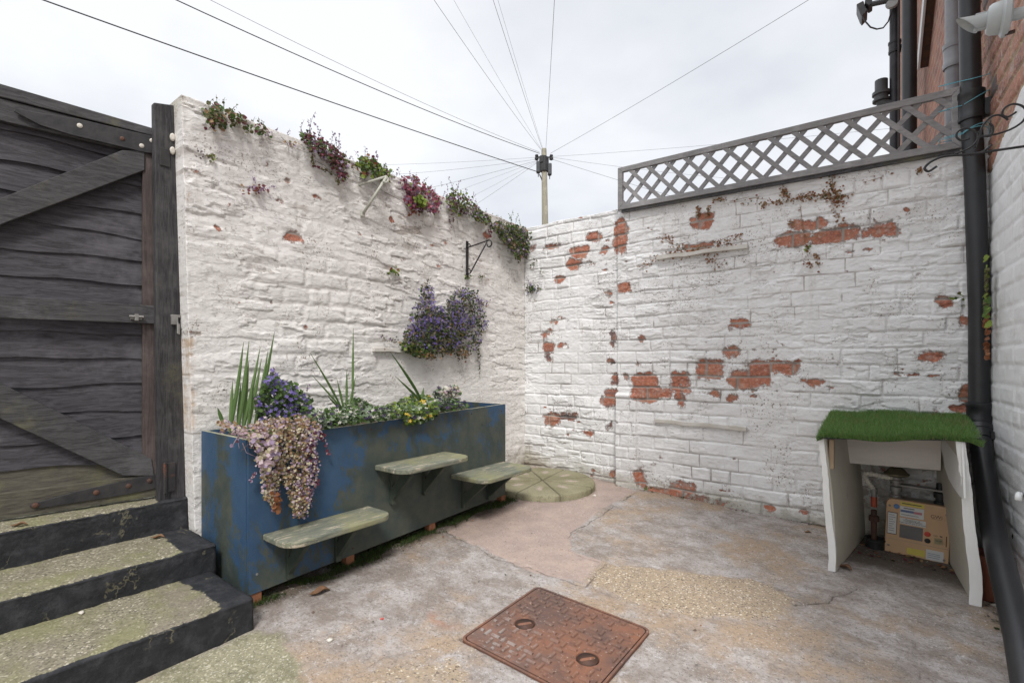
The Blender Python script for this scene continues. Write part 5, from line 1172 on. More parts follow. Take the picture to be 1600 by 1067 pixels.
# ---------------------------------------------------------------- telegraph pole and wires
def pole():
    D = 13.6; o = lambda px, py, dd=0.: at(px, py, D + dd)
    top = o(850, 233); e = empty('telegraph_pole', (top.x, top.y, -.2), 'tall wooden telegraph pole beyond the walls, wires fanning from its top', 'telegraph pole')
    b = Vector((top.x + .12, top.y, -.3)); m = MB(); m.tube([b, b.lerp(top, .5), top + Vector((0, 0, -.05)), top], [.12, .1, .072, .066], 16); smooth_angle(m.out('pole', 'pole', e))
    R3 = Vector((RT[0], RT[1], 0))
    m = MB(); m.box(top + Vector((0, 0, -.42)) - R3 * 0, (.20, .20, .42)); m.box(top + R3 * -.02 + Vector((0, -.06, -.30)), (.12, .1, .2)); m.out('junction_box', 'cable', e, bevel=.02)
    for s, dz in ((-1, -.50), (1, -.56)):
        m = MB(); c = top + R3 * (.155 * s) + Vector((0, 0, dz)); m.box(c, (.11, .13, .33), Matrix.Rotation(YAW, 3, 'Z')); m.out('terminal_box', 'dark_plastic', e, bevel=.03)
        m = MB(); m.tube([c + Vector((0, 0, -.15)), c + Vector((0, 0, -.26))], .012, 6); m.out('tail', 'cable', e)
    for s in (-1, 1):
        m = MB(); c = top + Vector((0, 0, -.24)); m.bar(c, c + R3 * .19 * s + Vector((0, 0, .02)), .03, .03); m.lathe(c + R3 * .20 * s, [(.02, -.07), (.055, -.05), (.055, 0), (.03, .02), (.05, .04), (.04, .08)], 12); m.out('insulator', 'cable', e)
    m = MB(); m.tube([top + R3 * -.12 + Vector((0, 0, -.70)), top + R3 * -.03 + Vector((0, -.05, -.85)), top + R3 * .06 + Vector((0, -.05, -1.1)), top + R3 * .09 + Vector((0, -.03, -1.35))], .016, 6); m.out('cable_tail', 'cable', e)
    # wires: (pixel at pole, pixel far end, relative distance of the far end, radius, sag, look)
    Wz = [((844, 270), (-150, -78), 6., .0125, .05, 'thickest black cable, leaving the pole lowest and crossing the sky to the top left', 'cable'),
          ((843, 240), (150, -58), 6., .0095, .12, 'black cable running from the pole to the top edge above the left wall', 'cable'),
          ((843, 238), (220, -55), 7., .006, .12, 'thin grey cable just above the black one to the top left', 'cable_far'),
          ((845, 234), (620, -85), 7., .006, .06, 'wire going up left from the pole, leftmost of the steep ones', 'cable_far'),
          ((846, 234), (655, -95), 8., .004, .05, 'faint wire second from the left among the steep ones', 'cable_far'),
          ((847, 232), (740, -95), 7., .006, .04, 'wire third from the left among the steep ones', 'cable_far'),
          ((848, 232), (750, -95), 8., .004, .04, 'faint wire close beside the third steep one', 'cable_far'),
          ((853, 232), (872, -100), 6.5, .0065, .03, 'nearly upright wire rising straight above the pole', 'cable_far'),
          ((860, 240), (1400, -84), 7., .0065, .05, 'wire climbing to the top right above the trellis', 'cable_far'),
          ((862, 245), (1500, 190), 10., .005, .05, 'faint wire running right and slightly up behind the trellis', 'cable_far'),
          ((862, 246), (1300, 290), 14., .0055, .10, 'thin wire running right and slightly down behind the trellis', 'cable_far'),
          ((862, 249), (1400, 400), 14., .007, .10, 'wire falling to the right behind the trellis', 'cable_far'),
          ((840, 246), (400, 258), 16., .005, .10, 'faint level wire going left just above the wall plants', 'cable_far'),
          ((840, 249), (500, 278), 16., .0055, .10, 'faint wire going left slightly downhill', 'cable_far'),
          ((840, 251), (560, 318), 16., .0065, .05, 'wire falling left, uppermost of the slanting bunch', 'cable_far'),
          ((840, 252), (560, 350), 16., .004, .05, 'faint wire falling left, second of the slanting bunch', 'cable_far'),
          ((840, 253), (580, 385), 16., .004, .05, 'faint wire falling left, third of the slanting bunch', 'cable_far'),
          ((840, 254), (640, 385), 16., .0055, .05, 'faint wire falling left, steepest of the slanting bunch', 'cable_far')]
    for a, b, d2, r, sag, lab, mt in Wz:
        A = o(*a); B = at(b[0], b[1], d2); pts = []
        for k in range(17): t = k / 16; p = A.lerp(B, t); p.z -= sag * 4 * t * (1 - t); pts.append(p)
        m = MB(); m.tube(pts, r * (.8 if r > .007 else .6), 5); tag(m.out('overhead_cable', mt), lab, 'cable', 'overhead wires fanning from the telegraph pole')
pole()

# ---------------------------------------------------------------- foliage
LEAF = {'round': [(0, 0, 0), (.38, .25, .06), (.48, .62, .10), (0, 1, -.05), (-.48, .62, .10), (-.38, .25, .06)], 'long': [(0, 0, 0), (.20, .4, .05), (0, 1, -.1), (-.20, .4, .05)]}
class Fol:
    def __init__(s): s.v = []; s.f = []; s.t = []; s.m = []; s.mats = []; s.r = random.Random(len(bpy.data.objects))
    def mi(s, k):
        if k not in s.mats: s.mats.append(k)
        return s.mats.index(k)
    def poly(s, pts, mat, tone):
        k = len(s.v); s.v += [tuple(p) for p in pts]; s.t += [tone] * len(pts); s.f.append(tuple(range(k, k + len(pts)))); s.m.append(s.mi(mat))
    def leaf(s, p, nrm, size, mat, shape='round'):
        r = s.r; n = Vector(nrm) + Vector((r.gauss(0, .5), r.gauss(0, .5), r.gauss(0, .5))); n.normalize()
        a = Vector((r.gauss(0, 1), r.gauss(0, 1), r.gauss(0, 1) - .4)); a = (a - n * a.dot(n)).normalized(); b = n.cross(a); sz = size * r.uniform(.6, 1.25)
        s.poly([p + (b * x + a * (y - .5) + n * z) * sz for x, y, z in LEAF[shape]], mat, r.random())
    def flower(s, p, nrm, size, mat, petals=5):
        r = s.r; n = (Vector(nrm) + Vector((r.gauss(0, .35), r.gauss(0, .35), r.gauss(0, .35)))).normalized(); a = n.orthogonal().normalized(); b = n.cross(a); t = r.random(); a0 = r.uniform(0, 6.28); sz = size * r.uniform(.75, 1.15) / 2
        for k in range(petals):
            th = a0 + 6.283 * k / petals; d = a * math.cos(th) + b * math.sin(th); w = n.cross(d)
            s.poly([p, p + (d * .55 + w * .28 + n * .12) * sz, p + (d * 1.0 + n * .30) * sz, p + (d * .55 - w * .28 + n * .12) * sz], mat, t)
        if mat in ('white', 'yellow'): s.poly([p + n * .003 + (a * math.cos(q) + b * math.sin(q)) * sz * .16 for q in (0, 1.25, 2.5, 3.75, 5)], 'white' if mat != 'white' else 'yellow', .5)
    def stem(s, pts, r0, mat):
        m = MB(); m.tube(pts, [r0 * (1 - .6 * i / max(1, len(pts) - 1)) for i in range(len(pts))], 4, False); k = len(s.v); s.v += m.v; s.t += [.4] * len(m.v)
        for f in m.f: s.f.append(tuple(i + k for i in f)); s.m.append(s.mi(mat))
    def sprig(s, base, d, L, leafmat, n=9, size=.014, stem='olive'):
        d = Vector(d).normalized(); r = s.r; b = d.orthogonal() * r.uniform(-.3, .3) * L; P = [base + d * L * t + b * t * t for t in (0, .25, .5, .75, 1)]
        s.stem(P, .0016, stem)
        for k in range(n):
            t = .2 + .8 * k / n; p = base + d * L * t + b * t * t + Vector((r.gauss(0, .006), r.gauss(0, .006), r.gauss(0, .004))); s.leaf(p, (r.gauss(0, 1), r.gauss(0, 1), .5), size, leafmat, 'round')
    def blob(s, c, rad, n, mix, size, nrm, flower=None):
        r = s.r; c = Vector(c); ks = list(mix.keys()); ws = list(mix.values())
        for _ in range(n):
            q = Vector((r.gauss(0, .45), r.gauss(0, .45), r.gauss(0, .45)))
            if q.length > 1.15: q = q.normalized() * r.uniform(.6, 1.1)
            p = c + Vector((q.x * rad[0], q.y * rad[1], q.z * rad[2])); k = r.choices(ks, ws)[0]
            if k in ('violet', 'white', 'yellow', 'deep') or k == flower: s.flower(p, nrm, size * 1.35, k)
            else: s.leaf(p, nrm, size, k)
    def out(s, name, label, cat, group=None, parent=None, part=False):
        me = bpy.data.meshes.new(name); me.from_pydata(s.v, [], s.f); fattr(me, 'tone', s.t); me.polygons.foreach_set('material_index', s.m)
        o = link(name, me, s.mats, parent); 
        return o if part else tag(o, label, cat, group)
def inpoly(x, y, P):
    c = False; n = len(P)
    for i in range(n):
        (x1, y1), (x2, y2) = P[i], P[(i + 1) % n]
        if (y1 > y) != (y2 > y) and x < (x2 - x1) * (y - y1) / (y2 - y1) + x1: c = not c
    return c
def fill_poly(f, P, n, plane, choose, size, nrm, depth=(.01, .08)):
    xs = [p[0] for p in P]; ys = [p[1] for p in P]; k = 0; r = f.r
    while k < n:
        x, y = r.uniform(min(xs), max(xs)), r.uniform(min(ys), max(ys))
        if not inpoly(x, y, P): continue
        if mnoise.noise((x * .11, y * .11, 7)) < -.28: k += .4; continue
        k += 1; d = r.uniform(*depth); m = choose(x, y, r); p = plane(x + r.gauss(0, 2.2), y + r.gauss(0, 2.2), d)
        if m is None: continue
        if m in ('violet', 'white', 'yellow', 'deep'): f.flower(p + Vector(nrm) * .012, nrm, size * 1.2, m)
        else: f.leaf(p, nrm, size, m)
LP = lambda x, y, d: onX(x, y, XL + d)
def wall_plants():
    NL = (1, 0, .35); NBk = (0, -1, .35)
    q = lambda L, ox, oy, s: [(ox + a / s, oy + b / s) for a, b in L]
    f = Fol(); P = q([(395, 385), (455, 378), (455, 500), (520, 525), (555, 470), (620, 402), (735, 410), (750, 470), (800, 478), (775, 560), (795, 600), (765, 690), (750, 765), (690, 805), (650, 840), (600, 795), (540, 800), (470, 838), (360, 815), (262, 740), (290, 650), (330, 560), (355, 490)], 560, 350, 3.953)
    def ch(x, y, r):
        v = (y - 447) / 115
        if v > .88: return r.choices(['dry', 'rustleaf', 'olive', 'dark'], [4, 2, 3, 2])[0]
        fl = .40 if v < .62 else .13
        if x > 715 and y < 480: fl = .25
        if mnoise.noise((x * .07, y * .07, 1)) < -.05: fl *= .35
        return r.choices(['violet', 'mauve', 'green', 'dark', 'olive', 'dry'], [fl, .10, .12, .26, .28, .05])[0]
    fill_poly(f, P, 3900, LP, ch, .0185, NL, (.01, .11))
    fill_poly(f, q([(270, 740), (420, 740), (440, 800), (360, 815), (280, 770)], 560, 350, 3.953), 180, LP, lambda x, y, r: r.choice(['green', 'green', 'dark', 'lime']), .026, NL, (.03, .10))
    fill_poly(f, q([(430, 560), (520, 535), (600, 500), (640, 560), (640, 700), (600, 790), (460, 800)], 560, 350, 3.953), 700, LP, lambda x, y, r: r.choices(['violet', 'dark', 'olive', 'green', 'dry'], [.34 if y < 520 else .1, .25, .3, .12, .06])[0], .0185, NL, (.02, .12))
    for (a, b, n) in (((740, 780), (748, 930), 26), ((735, 760), (752, 880), 20), ((775, 560), (795, 640), 14), ((570, 790), (560, 760), 3), ((615, 800), (618, 850), 10)):
        for k in range(n):
            t = k / n; f.leaf(LP(560 + (a[0] + (b[0] - a[0]) * t + f.r.gauss(0, 6)) / 3.953, 350 + (a[1] + (b[1] - a[1]) * t) / 3.953, .02), NL, .014, f.r.choice(['grey', 'dark', 'olive']))
    for a in ((400, 345), (385, 350), (395, 365)): f.sprig(LP(560 + 420 / 3.953, 350 + 390 / 3.953, .03), (.1, f.r.uniform(-.4, .1), 1), .07, 'grey', 7, .010)
    for k in range(30): f.leaf(LP(600 + f.r.gauss(12, 7), 528 + f.r.gauss(3, 3.5), .03), NL, .013, f.r.choice(['mauve', 'grey', 'olive']))
    f.out('bellflower', 'large hanging mass of purple bellflowers on the whitewashed wall above its ledge', 'plant')
    # along the top of the left wall
    TOP = lambda x, y, d: onX(x, y, XL + d)
    def clump(P, n, mix, size, label, sprigs=(), trail=(), name='wall_plant', depth=(-.03, .09), smat='mauve'):
        cx_, cy_ = sum(p[0] for p in P) / len(P), sum(p[1] for p in P) / len(P); P = [(cx_ + (a - cx_) * 1.2, cy_ + (b - cy_) * 1.2) for a, b in P]; n = int(n * 1.6); size *= 1.05
        f = Fol(); ks, ws = list(mix), list(mix.values()); fill_poly(f, P, n, TOP, lambda x, y, r: r.choices(ks, ws)[0], size, NL, depth)
        for (x, y, L, dy) in sprigs: f.sprig(TOP(x, y, -.02), (f.r.uniform(-.2, .2), dy, 1), L, smat, int(L / .011), .013)
        for (x, y, x2, y2, m) in trail:
            f.stem([TOP(x, y, .03), TOP((x + x2) / 2 + 2, (y + y2) / 2, .035), TOP(x2, y2, .03)], .003, 'wine')
            for k in range(int(math.hypot(x2 - x, y2 - y) / 1.3)):
                t = f.r.random(); f.leaf(TOP(x + (x2 - x) * t + f.r.gauss(0, 2.0), y + (y2 - y) * t + f.r.gauss(0, 1.5), f.r.uniform(.02, .05)), NL, size * .8, m)
        f.out(name, label, 'plant', 'plants rooted along the top of the whitewashed wall')
    clump([(322, 172), (335, 163), (352, 168), (375, 180), (380, 188), (355, 196), (345, 200), (332, 196)], 190, {'olive': 4, 'green': 3, 'wine': 2, 'dry': 1}, .021, 'small green and brown tuft at the left end of the wall top', [(338, 166, .06, .1), (350, 168, .05, -.2), (362, 174, .05, .3), (325, 166, .05, .2)], [(333, 190, 326, 202, 'wine')], smat='olive')
    clump([(378, 190), (392, 193), (408, 196), (416, 204), (405, 208), (388, 204)], 70, {'green': 3, 'wine': 2, 'olive': 3}, .018, 'low sparse tuft trailing right of the leftmost wall top plant', [(405, 195, .05, .2), (412, 197, .04, -.1), (395, 192, .04, .2)], smat='olive')
    clump([(476, 216), (488, 213), (500, 222), (515, 228), (530, 240), (537, 250), (536, 272), (528, 275), (524, 262), (510, 250), (498, 238), (484, 232)], 520, {'wine': 6, 'olive': 3, 'green': 1.5, 'mauve': 2, 'dark': 1}, .020, 'dark red and green creeper spilling over the wall top with tall sprigs',
          [(470, 212, .09, -.2), (483, 214, .15, -.15), (487, 216, .12, -.1), (503, 222, .13, .0), (516, 232, .11, .1), (526, 238, .14, .15), (529, 238, .13, .05), (495, 220, .08, .3), (537, 246, .06, .5)], [(484, 230, 490, 258, 'olive'), (490, 258, 503, 266, 'wine'), (503, 264, 518, 272, 'olive'), (526, 268, 528, 290, 'olive')])
    clump([(563, 252), (575, 247), (585, 253), (597, 262), (605, 266), (603, 282), (590, 276), (582, 272), (570, 276), (562, 264)], 330, {'lime': 4, 'green': 4, 'olive': 2, 'wine': 1.5, 'rustleaf': .6}, .023, 'lime green tuft on the wall top above the white iron bracket', [(570, 248, .08, -.1), (577, 250, .07, .1), (586, 253, .09, .2), (588, 256, .07, .3), (600, 264, .05, .4), (560, 246, .05, -.5)], [(603, 270, 600, 288, 'olive')])
    clump([(634, 284), (648, 280), (660, 290), (675, 302), (684, 312), (683, 326), (672, 330), (655, 325), (645, 325), (637, 310)], 520, {'pinkred': 6, 'wine': 3, 'mauve': 2, 'lime': .8, 'olive': 1}, .023, 'pink and crimson plant with a lime green heart hanging over the wall top', [(640, 281, .07, -.2), (648, 281, .06, .0), (660, 290, .08, .2), (672, 300, .07, .2), (680, 306, .08, .3), (625, 274, .06, -.3)], [(640, 325, 652, 337, 'rustleaf'), (646, 330, 634, 340, 'rustleaf')])
    f = Fol(); r = f.r
    for _ in range(420):
        x = r.uniform(415, 800); ytop = 203 + (x - 415) * .388
        if mnoise.noise((x * .045, 3, 1)) < -.05: continue
        f.leaf(TOP(x, ytop + abs(r.gauss(0, 4.5)), r.uniform(-.02, .05)), NL, .016, r.choice(['olive', 'wine', 'mauve', 'green', 'dry', 'dry']))
    for x in (430, 448, 545, 552, 612, 618, 692, 740, 760, 777): f.sprig(TOP(x, 205 + (x - 415) * .388, -.02), (r.uniform(-.2, .2), r.uniform(-.4, .4), 1), r.uniform(.04, .08), 'mauve', 7, .012)
    for x0, y0, x1, y1 in ((560, 278, 600, 300), (600, 300, 650, 335), (490, 250, 520, 275), (700, 345, 712, 372), (440, 215, 452, 240)):
        f.stem([TOP(x0, y0, .03), TOP((x0 + x1) / 2 + 3, (y0 + y1) / 2 - 3, .035), TOP(x1, y1, .03)], .0022, 'grey')
    f.out('trailing_stems', 'thin straggling stems and tiny leaves along the whitewashed wall top between the tufts', 'plant')['kind'] = 'stuff'
    f = Fol(); f.blob(onX(657, 314, XL + .10), (.03, .055, .04), 140, {'lime': 5, 'green': 1}, .027, NL)
    f.out('leaf_rosette', 'lime green leaves in the middle of the pink wall top plant', 'plant')
    clump([(702, 312), (712, 300), (724, 306), (738, 316), (748, 330), (745, 342), (732, 334), (718, 332), (706, 328)], 420, {'green': 3, 'lime': 2, 'olive': 3, 'wine': 2, 'mauve': 1.5}, .021, 'green tuft with one tall sprig between the pink plant and the corner foliage', [(710, 302, .14, -.05), (713, 300, .11, .1), (700, 300, .06, -.3), (728, 308, .08, .2), (738, 316, .09, .25), (744, 322, .07, .3), (690, 292, .05, 0)], [(740, 336, 762, 352, 'olive'), (706, 328, 708, 338, 'wine')])
    clump([(745, 332), (760, 340), (775, 350), (790, 352), (812, 358), (822, 368), (820, 382), (817, 392), (808, 398), (798, 388), (788, 375), (780, 362), (765, 352), (750, 345)], 1150, {'green': 4, 'dark': 3, 'olive': 4, 'mauve': 2.5, 'dry': 1, 'lime': .8}, .023, 'thick green and purple foliage tumbling over the wall top into the corner', [(755, 338, .06, .2), (772, 346, .07, .1), (785, 350, .08, .1), (798, 350, .14, .05), (805, 352, .13, .2), (812, 356, .10, .4), (765, 340, .05, .4), (745, 330, .05, .1), (800, 350, .10, -.2)], [(806, 395, 808, 408, 'olive'), (766, 356, 766, 372, 'wine')], smat='silver', depth=(-.02, .13))
    # small plants elsewhere
    def small(plane, x, y, rad, n, mix, size, label, nrm, trail=()):
        f = Fol(); 
        ks, ws = list(mix), list(mix.values()); r = f.r
        for _ in range(n):
            p = plane(x + r.gauss(0, rad[0]), y + r.gauss(0, rad[1]), r.uniform(.008, .045)); k = r.choices(ks, ws)[0]
            if k in ('violet',): f.flower(p, nrm, size * 1.4, k)
            else: f.leaf(p, nrm, size, k)
        f.stem([plane(x, y, -.01), plane(x + 1, y - 2, .02), plane(x, y + rad[1], .03)], .002, 'olive')
        for (x2, y2, n2, m) in trail:
            for k in range(n2): t = (k + r.random()) / n2; f.leaf(plane(x + (x2 - x) * t + r.gauss(0, 1.2), y + (y2 - y) * t + r.gauss(0, 1.2), .015), nrm, size * .7, m)
        f.out('wall_plant', label, 'plant', 'small plants growing out of the painted walls')
    small(LP, 616, 424, (6, 3), 34, {'lime': 4, 'green': 2, 'rustleaf': 2}, .022, 'little lime green seedling alone on the whitewashed wall above the bellflowers', NL)
    small(LP, 731, 434, (3, 2), 12, {'lime': 3, 'green': 2}, .018, 'tiny green tuft at the foot of the black wall bracket', NL)
    small(LP, 753, 434, (3, 3), 14, {'olive': 3, 'green': 2}, .016, 'tiny curled weed just right of the black wall bracket', NL, ((748, 431, 5, 'olive'),))
    small(LP, 331, 247, (3, 3), 12, {'lime': 3, 'olive': 2}, .016, 'tiny yellow green weed near the left end of the whitewashed wall', NL, ((310, 236, 12, 'grey'), (306, 246, 8, 'grey')))
    small(LP, 400, 296, (10, 4), 60, {'wine': 3, 'dry': 3, 'mauve': 2, 'rustleaf': 2}, .016, 'dried brown and purple sprig on the upper left of the whitewashed wall', NL, ((394, 268, 12, 'mauve'), (430, 292, 10, 'mauve')))
    small(LP, 707, 344, (2, 3), 12, {'wine': 3, 'dry': 1}, .016, 'tiny dark sprig under the green tuft on the wall top', NL)
    BP = lambda x, y, d: onY(x, y, YB - d)
    small(BP, 830, 450, (6, 4), 80, {'green': 3, 'olive': 3, 'violet': 1, 'dark': 1}, .019, 'small green plant with mauve flowers on the corner edge of the brick wall', NBk, ((822, 432, 14, 'mauve'), (845, 446, 12, 'grey'), (800, 442, 8, 'grey'), (822, 460, 8, 'olive')))
    small(BP, 833, 412, (3, 4), 16, {'olive': 3, 'green': 2}, .014, 'thin green sprig near the corner, upper of the two above the mauve flowered plant', NBk, ((828, 420, 6, 'olive'),))
    small(BP, 844, 426, (2, 3), 9, {'olive': 2, 'green': 2}, .014, 'single leafy speck near the corner, lower right of the thin green sprig', NBk)
    small(BP, 1261, 388, (3, 4), 30, {'lime': 4, 'olive': 2, 'green': 2}, .020, 'small lime fern growing from bare brick under the trellis', NBk, ((1266, 378, 6, 'olive'), (1272, 404, 8, 'dry')))
    small(BP, 1497, 470, (7, 6), 46, {'lime': 4, 'green': 3, 'olive': 1}, .034, 'round leaved green plant growing beside the black pipe on the left', NBk, ((1480, 440, 26, 'dry'), (1490, 428, 16, 'olive'), (1466, 468, 30, 'rustleaf'), (1505, 430, 14, 'dry'), (1470, 480, 14, 'rustleaf')))
    small(lambda x, y, d: onP(x, y, HO + HN * (.03 + d), HN), 1541, 490, (3, 9), 12, {'lime': 4, 'green': 3}, .042, 'round green leaves between the black pipe and the white house wall', (-1, -.5, .3), ((1542, 420, 50, 'olive'), (1543, 400, 14, 'lime'), (1543, 560, 30, 'rustleaf')))
    small(BP, 1007, 765, (5, 3), 26, {'green': 2, 'lime': 2, 'dry': 2}, .020, 'weed in the broken brick at the foot of the wall beside the pilaster', NBk, ((1028, 775, 10, 'dry'),))
    # dried creeper remains
    def dried(segs, label, dens=1.7):
        f = Fol(); r = f.r
        for (x0, y0, x1, y1, sp, n) in segs:
            for _ in range(int(n * dens)):
                t = r.random(); x, y = x0 + (x1 - x0) * t + r.gauss(0, sp), y0 + (y1 - y0) * t + r.gauss(0, sp); f.leaf(BP(x, y, r.uniform(.035, .065)), NBk, .015, r.choices(['rustleaf', 'dry', 'olive'], [4, 4, 1])[0])
            if abs(x1 - x0) + abs(y1 - y0) > 8: f.stem([BP(x0, y0, .045), BP((x0 + x1) / 2, (y0 + y1) / 2 + r.gauss(0, 3), .052), BP(x1, y1, .045)], .0018, 'dry')
        f.out('dried_creeper', label, 'plant', 'dried creeper remains on the brick wall')
    dried([(1222, 298, 1228, 305, 3, 26), (1190, 320, 1270, 305, 3, 60), (1250, 308, 1325, 306, 4, 60), (1300, 275, 1305, 320, 6, 60), (1285, 300, 1320, 320, 7, 50), (1308, 335, 1310, 345, 4, 20), (1230, 345, 1240, 350, 3, 8), (1140, 315, 1200, 312, 3, 14)], 'rust coloured dead creeper spreading under the middle of the trellis')
    dried([(1090, 322, 1092, 340, 2, 26), (1108, 322, 1104, 340, 2, 22), (1115, 312, 1135, 312, 2, 14)], 'two dry brown tufts just above a patch of bare brick under the trellis')
    dried([(1025, 400, 1160, 382, 4, 90), (1035, 370, 1060, 385, 5, 30), (1000, 420, 1030, 400, 4, 24), (1120, 378, 1160, 368, 3, 24), (1105, 400, 1130, 415, 6, 22)], 'dead creeper lying along the upper wall batten')
    dried([(1435, 268, 1440, 266, 2.5, 22), (1452, 270, 1453, 274, 2, 3), (1350, 285, 1395, 272, 3, 10)], 'small orange brown tuft under the trellis near the iron scroll')
    dried([(1250, 320, 1262, 400, 2, 8), (1275, 395, 1280, 420, 3, 14), (1255, 410, 1270, 415, 3, 12)], 'thin dry strands hanging below the bare bricks right of centre')
wall_plants()
def planter_plants():
    UPN = (.45, -.25, .9); FN = (1, -.3, .5); C = lambda x, y, X: onX(x, y, X)
    def blades(L, X, label, w=.012):
        e = Fol(); r = e.r
        for (x0, y0, x1, y1, bend) in L:
            a = C(x0, y0, X); b = C(x1, y1, X + bend); a.z -= .04; n = 9; d = (b - a); sd = Vector((.35, .9, 0)).normalized() * r.choice((1, 1, -1)); sd = (sd + Vector((r.uniform(-.3, .3), 0, 0))).normalized(); tone = r.random(); pv = None; k0 = len(e.v)
            for i in range(n + 1):
                t = i / n; p = a + d * t + Vector((bend * .25, 0, 0)) * math.sin(t * 3.1); ww = w * (1 - t ** 2.2) * (.55 + .9 * math.sin(min(1, t * 1.5) * 1.57)) * .62 + .0005
                e.v += [tuple(p - sd * ww), tuple(p + Vector((.003, 0, 0))), tuple(p + sd * ww)]; e.t += [tone] * 3
            for i in range(n):
                k = k0 + 3 * i; e.f += [(k, k + 1, k + 4, k + 3), (k + 1, k + 2, k + 5, k + 4)]; e.m += [e.mi('blade')] * 2
        e.out('sword_leaf_plant', label, 'plant', 'clumps of upright sword shaped leaves in the planter')
    g = lambda L: [(340 + a / 3.333, 500 + b / 3.333, 340 + c / 3.333, 500 + d / 3.333, k) for a, b, c, d, k in L]
    blades(g([(65, 545, 135, 115, .03), (66, 545, 78, 318, 0), (107, 540, 163, 110, .02), (130, 560, 163, 208, 0), (128, 555, 222, 140, .02), (150, 562, 228, 200, .02), (185, 545, 296, 60, .05), (190, 520, 262, 160, .03), (155, 560, 180, 340, .02), (105, 555, 120, 330, 0), (200, 500, 240, 300, .0), (30, 500, 0, 455, .0)]), -2.62, 'tallest clump of sword leaves, at the left end of the blue planter', .013)
    h = lambda L: [(300 + a / 2.27, 490 + b / 2.27, 300 + c / 2.27, 490 + d / 2.27, k) for a, b, c, d, k in L]
    blades(h([(540, 330, 418, 138, .05), (545, 330, 425, 218, .03), (569, 320, 572, 52, .0), (548, 320, 549, 198, .0), (540, 320, 515, 235, .0), (556, 315, 580, 225, 0), (530, 320, 480, 290, 0)]), -2.62, 'thin leaning sword leaves in the middle of the blue planter', .010)
    blades(h([(822, 300, 703, 136, .06), (818, 300, 720, 222, .05), (812, 295, 822, 262, .0)]), -2.62, 'pair of broad leaning sword leaves right of centre in the planter', .016)
    # purple bellflower in the box
    f = Fol(); P = [(340 + a / 3.333, 500 + b / 3.333) for a, b in ((235, 360), (250, 290), (290, 275), (320, 320), (360, 330), (420, 335), (440, 385), (490, 410), (485, 470), (450, 510), (330, 520), (215, 510), (190, 430))]
    fill_poly(f, P, 1250, lambda x, y, d: C(x, y, -2.60 + d), lambda x, y, r: r.choices(['green', 'dark', 'violet', 'mauve'], [7, 4, 2.6, .3])[0], .021, FN, (-.10, .10))
    for x, y in ((425, 588), (430, 585), (470, 620), (402, 640), (480, 612)): f.sprig(C(x, y, -2.55), (0, f.r.uniform(-.3, .3), 1), .04, 'mauve', 5, .014)
    f.out('bellflower', 'bushy purple bellflower growing at the left end of the blue planter', 'plant')
    # ground cover, several plants
    def cover(P, n, mix, label, X=-2.52, size=.023, name='bedding_plant', dep=(-.22, .17)):
        f = Fol(); ks, ws = list(mix), list(mix.values())
        for _ in range(n):
            x, y = f.r.uniform(min(p[0] for p in P), max(p[0] for p in P)), f.r.uniform(min(p[1] for p in P), max(p[1] for p in P))
            if not inpoly(x, y, P): continue
            zz = ptop(2) + .015; p0 = onZ(x, y, zz + f.r.uniform(-.03, .07)); 
            if p0.x > PX + .05: p0 = onX(x, y, PX + f.r.uniform(.0, .05))
            if p0.x < XL + .03: p0 = onX(x, y, XL + f.r.uniform(.04, .2))
            k = f.r.choices(ks, ws)[0]
            if k in ('violet', 'white', 'yellow', 'deep'): f.flower(p0 + Vector((.012, -.004, .012)), UPN, size * 1.15, k)
            else: f.leaf(p0, UPN, size, k)
        f.out(name, label, 'plant', 'bedding plants filling the blue planter')
    k = lambda L: [(470 + a / 4.848, 580 + b / 4.848) for a, b in L]
    cover(k([(20, 350), (80, 290), (230, 280), (330, 250), (400, 200), (470, 210), (560, 270), (640, 260), (700, 290), (760, 350), (500, 385), (330, 405), (200, 435), (60, 400)]), 2100, {'green': 5, 'silver': 4, 'dark': 2, 'white': 1.1, 'deep': .7}, 'low mat of white violas and green leaves left of centre in the planter')
    cover(k([(640, 260), (780, 200), (860, 180), (960, 180), (1050, 230), (1060, 300), (1010, 350), (900, 395), (800, 405), (780, 350), (700, 340)]), 1500, {'green': 4, 'lime': 3, 'silver': 2, 'dark': 1.5, 'yellow': .09, 'deep': .4, 'white': .25}, 'bright green bedding plant with a few yellow flowers spilling over the front edge')
    f = Fol(); 
    for (x, y) in ((924, 233), (925, 355), (963, 270)): f.flower(onX(470 + x / 4.848, 580 + y / 4.848, PX + .04 if y > 300 else PX - .05), UPN, .045, 'yellow')
    f.out('pansy_flower', 'largest yellow pansy flowers over the front edge of the planter', 'flower')
    cover(k([(1000, 170), (1030, 130), (1100, 150), (1150, 170), (1220, 230), (1290, 260), (1200, 290), (1080, 310), (1020, 260)]), 900, {'green': 4, 'dark': 3, 'deep': 3, 'silver': 1.5}, 'dark purple pansies at the right end of the planting')
    f = Fol(); f.blob(onX(705, 612, -2.55), (.07, .085, .055), 230, {'white': 3, 'cream': 2, 'pink': 1, 'green': 1, 'deep': 1.4, 'silver': 1}, .024, UPN, 'white'); f.out('white_alyssum', 'rounded cushion of tiny white flowers near the right end of the planter', 'plant')
    # trailing pink and cream plant over the corner
    f = Fol(); r = f.r; V = lambda L: [(340 + a / 3.333, 500 + b / 3.333) for a, b in L]
    TP = V([(60, 560), (0, 545), (10, 520), (140, 560), (230, 520), (330, 510), (440, 500), (540, 545), (530, 600), (515, 660), (525, 760), (505, 860), (480, 960), (450, 1035), (400, 1010), (370, 930), (355, 850), (325, 830), (300, 985), (285, 960), (245, 930), (230, 820), (205, 760), (215, 700), (175, 640), (90, 590)])
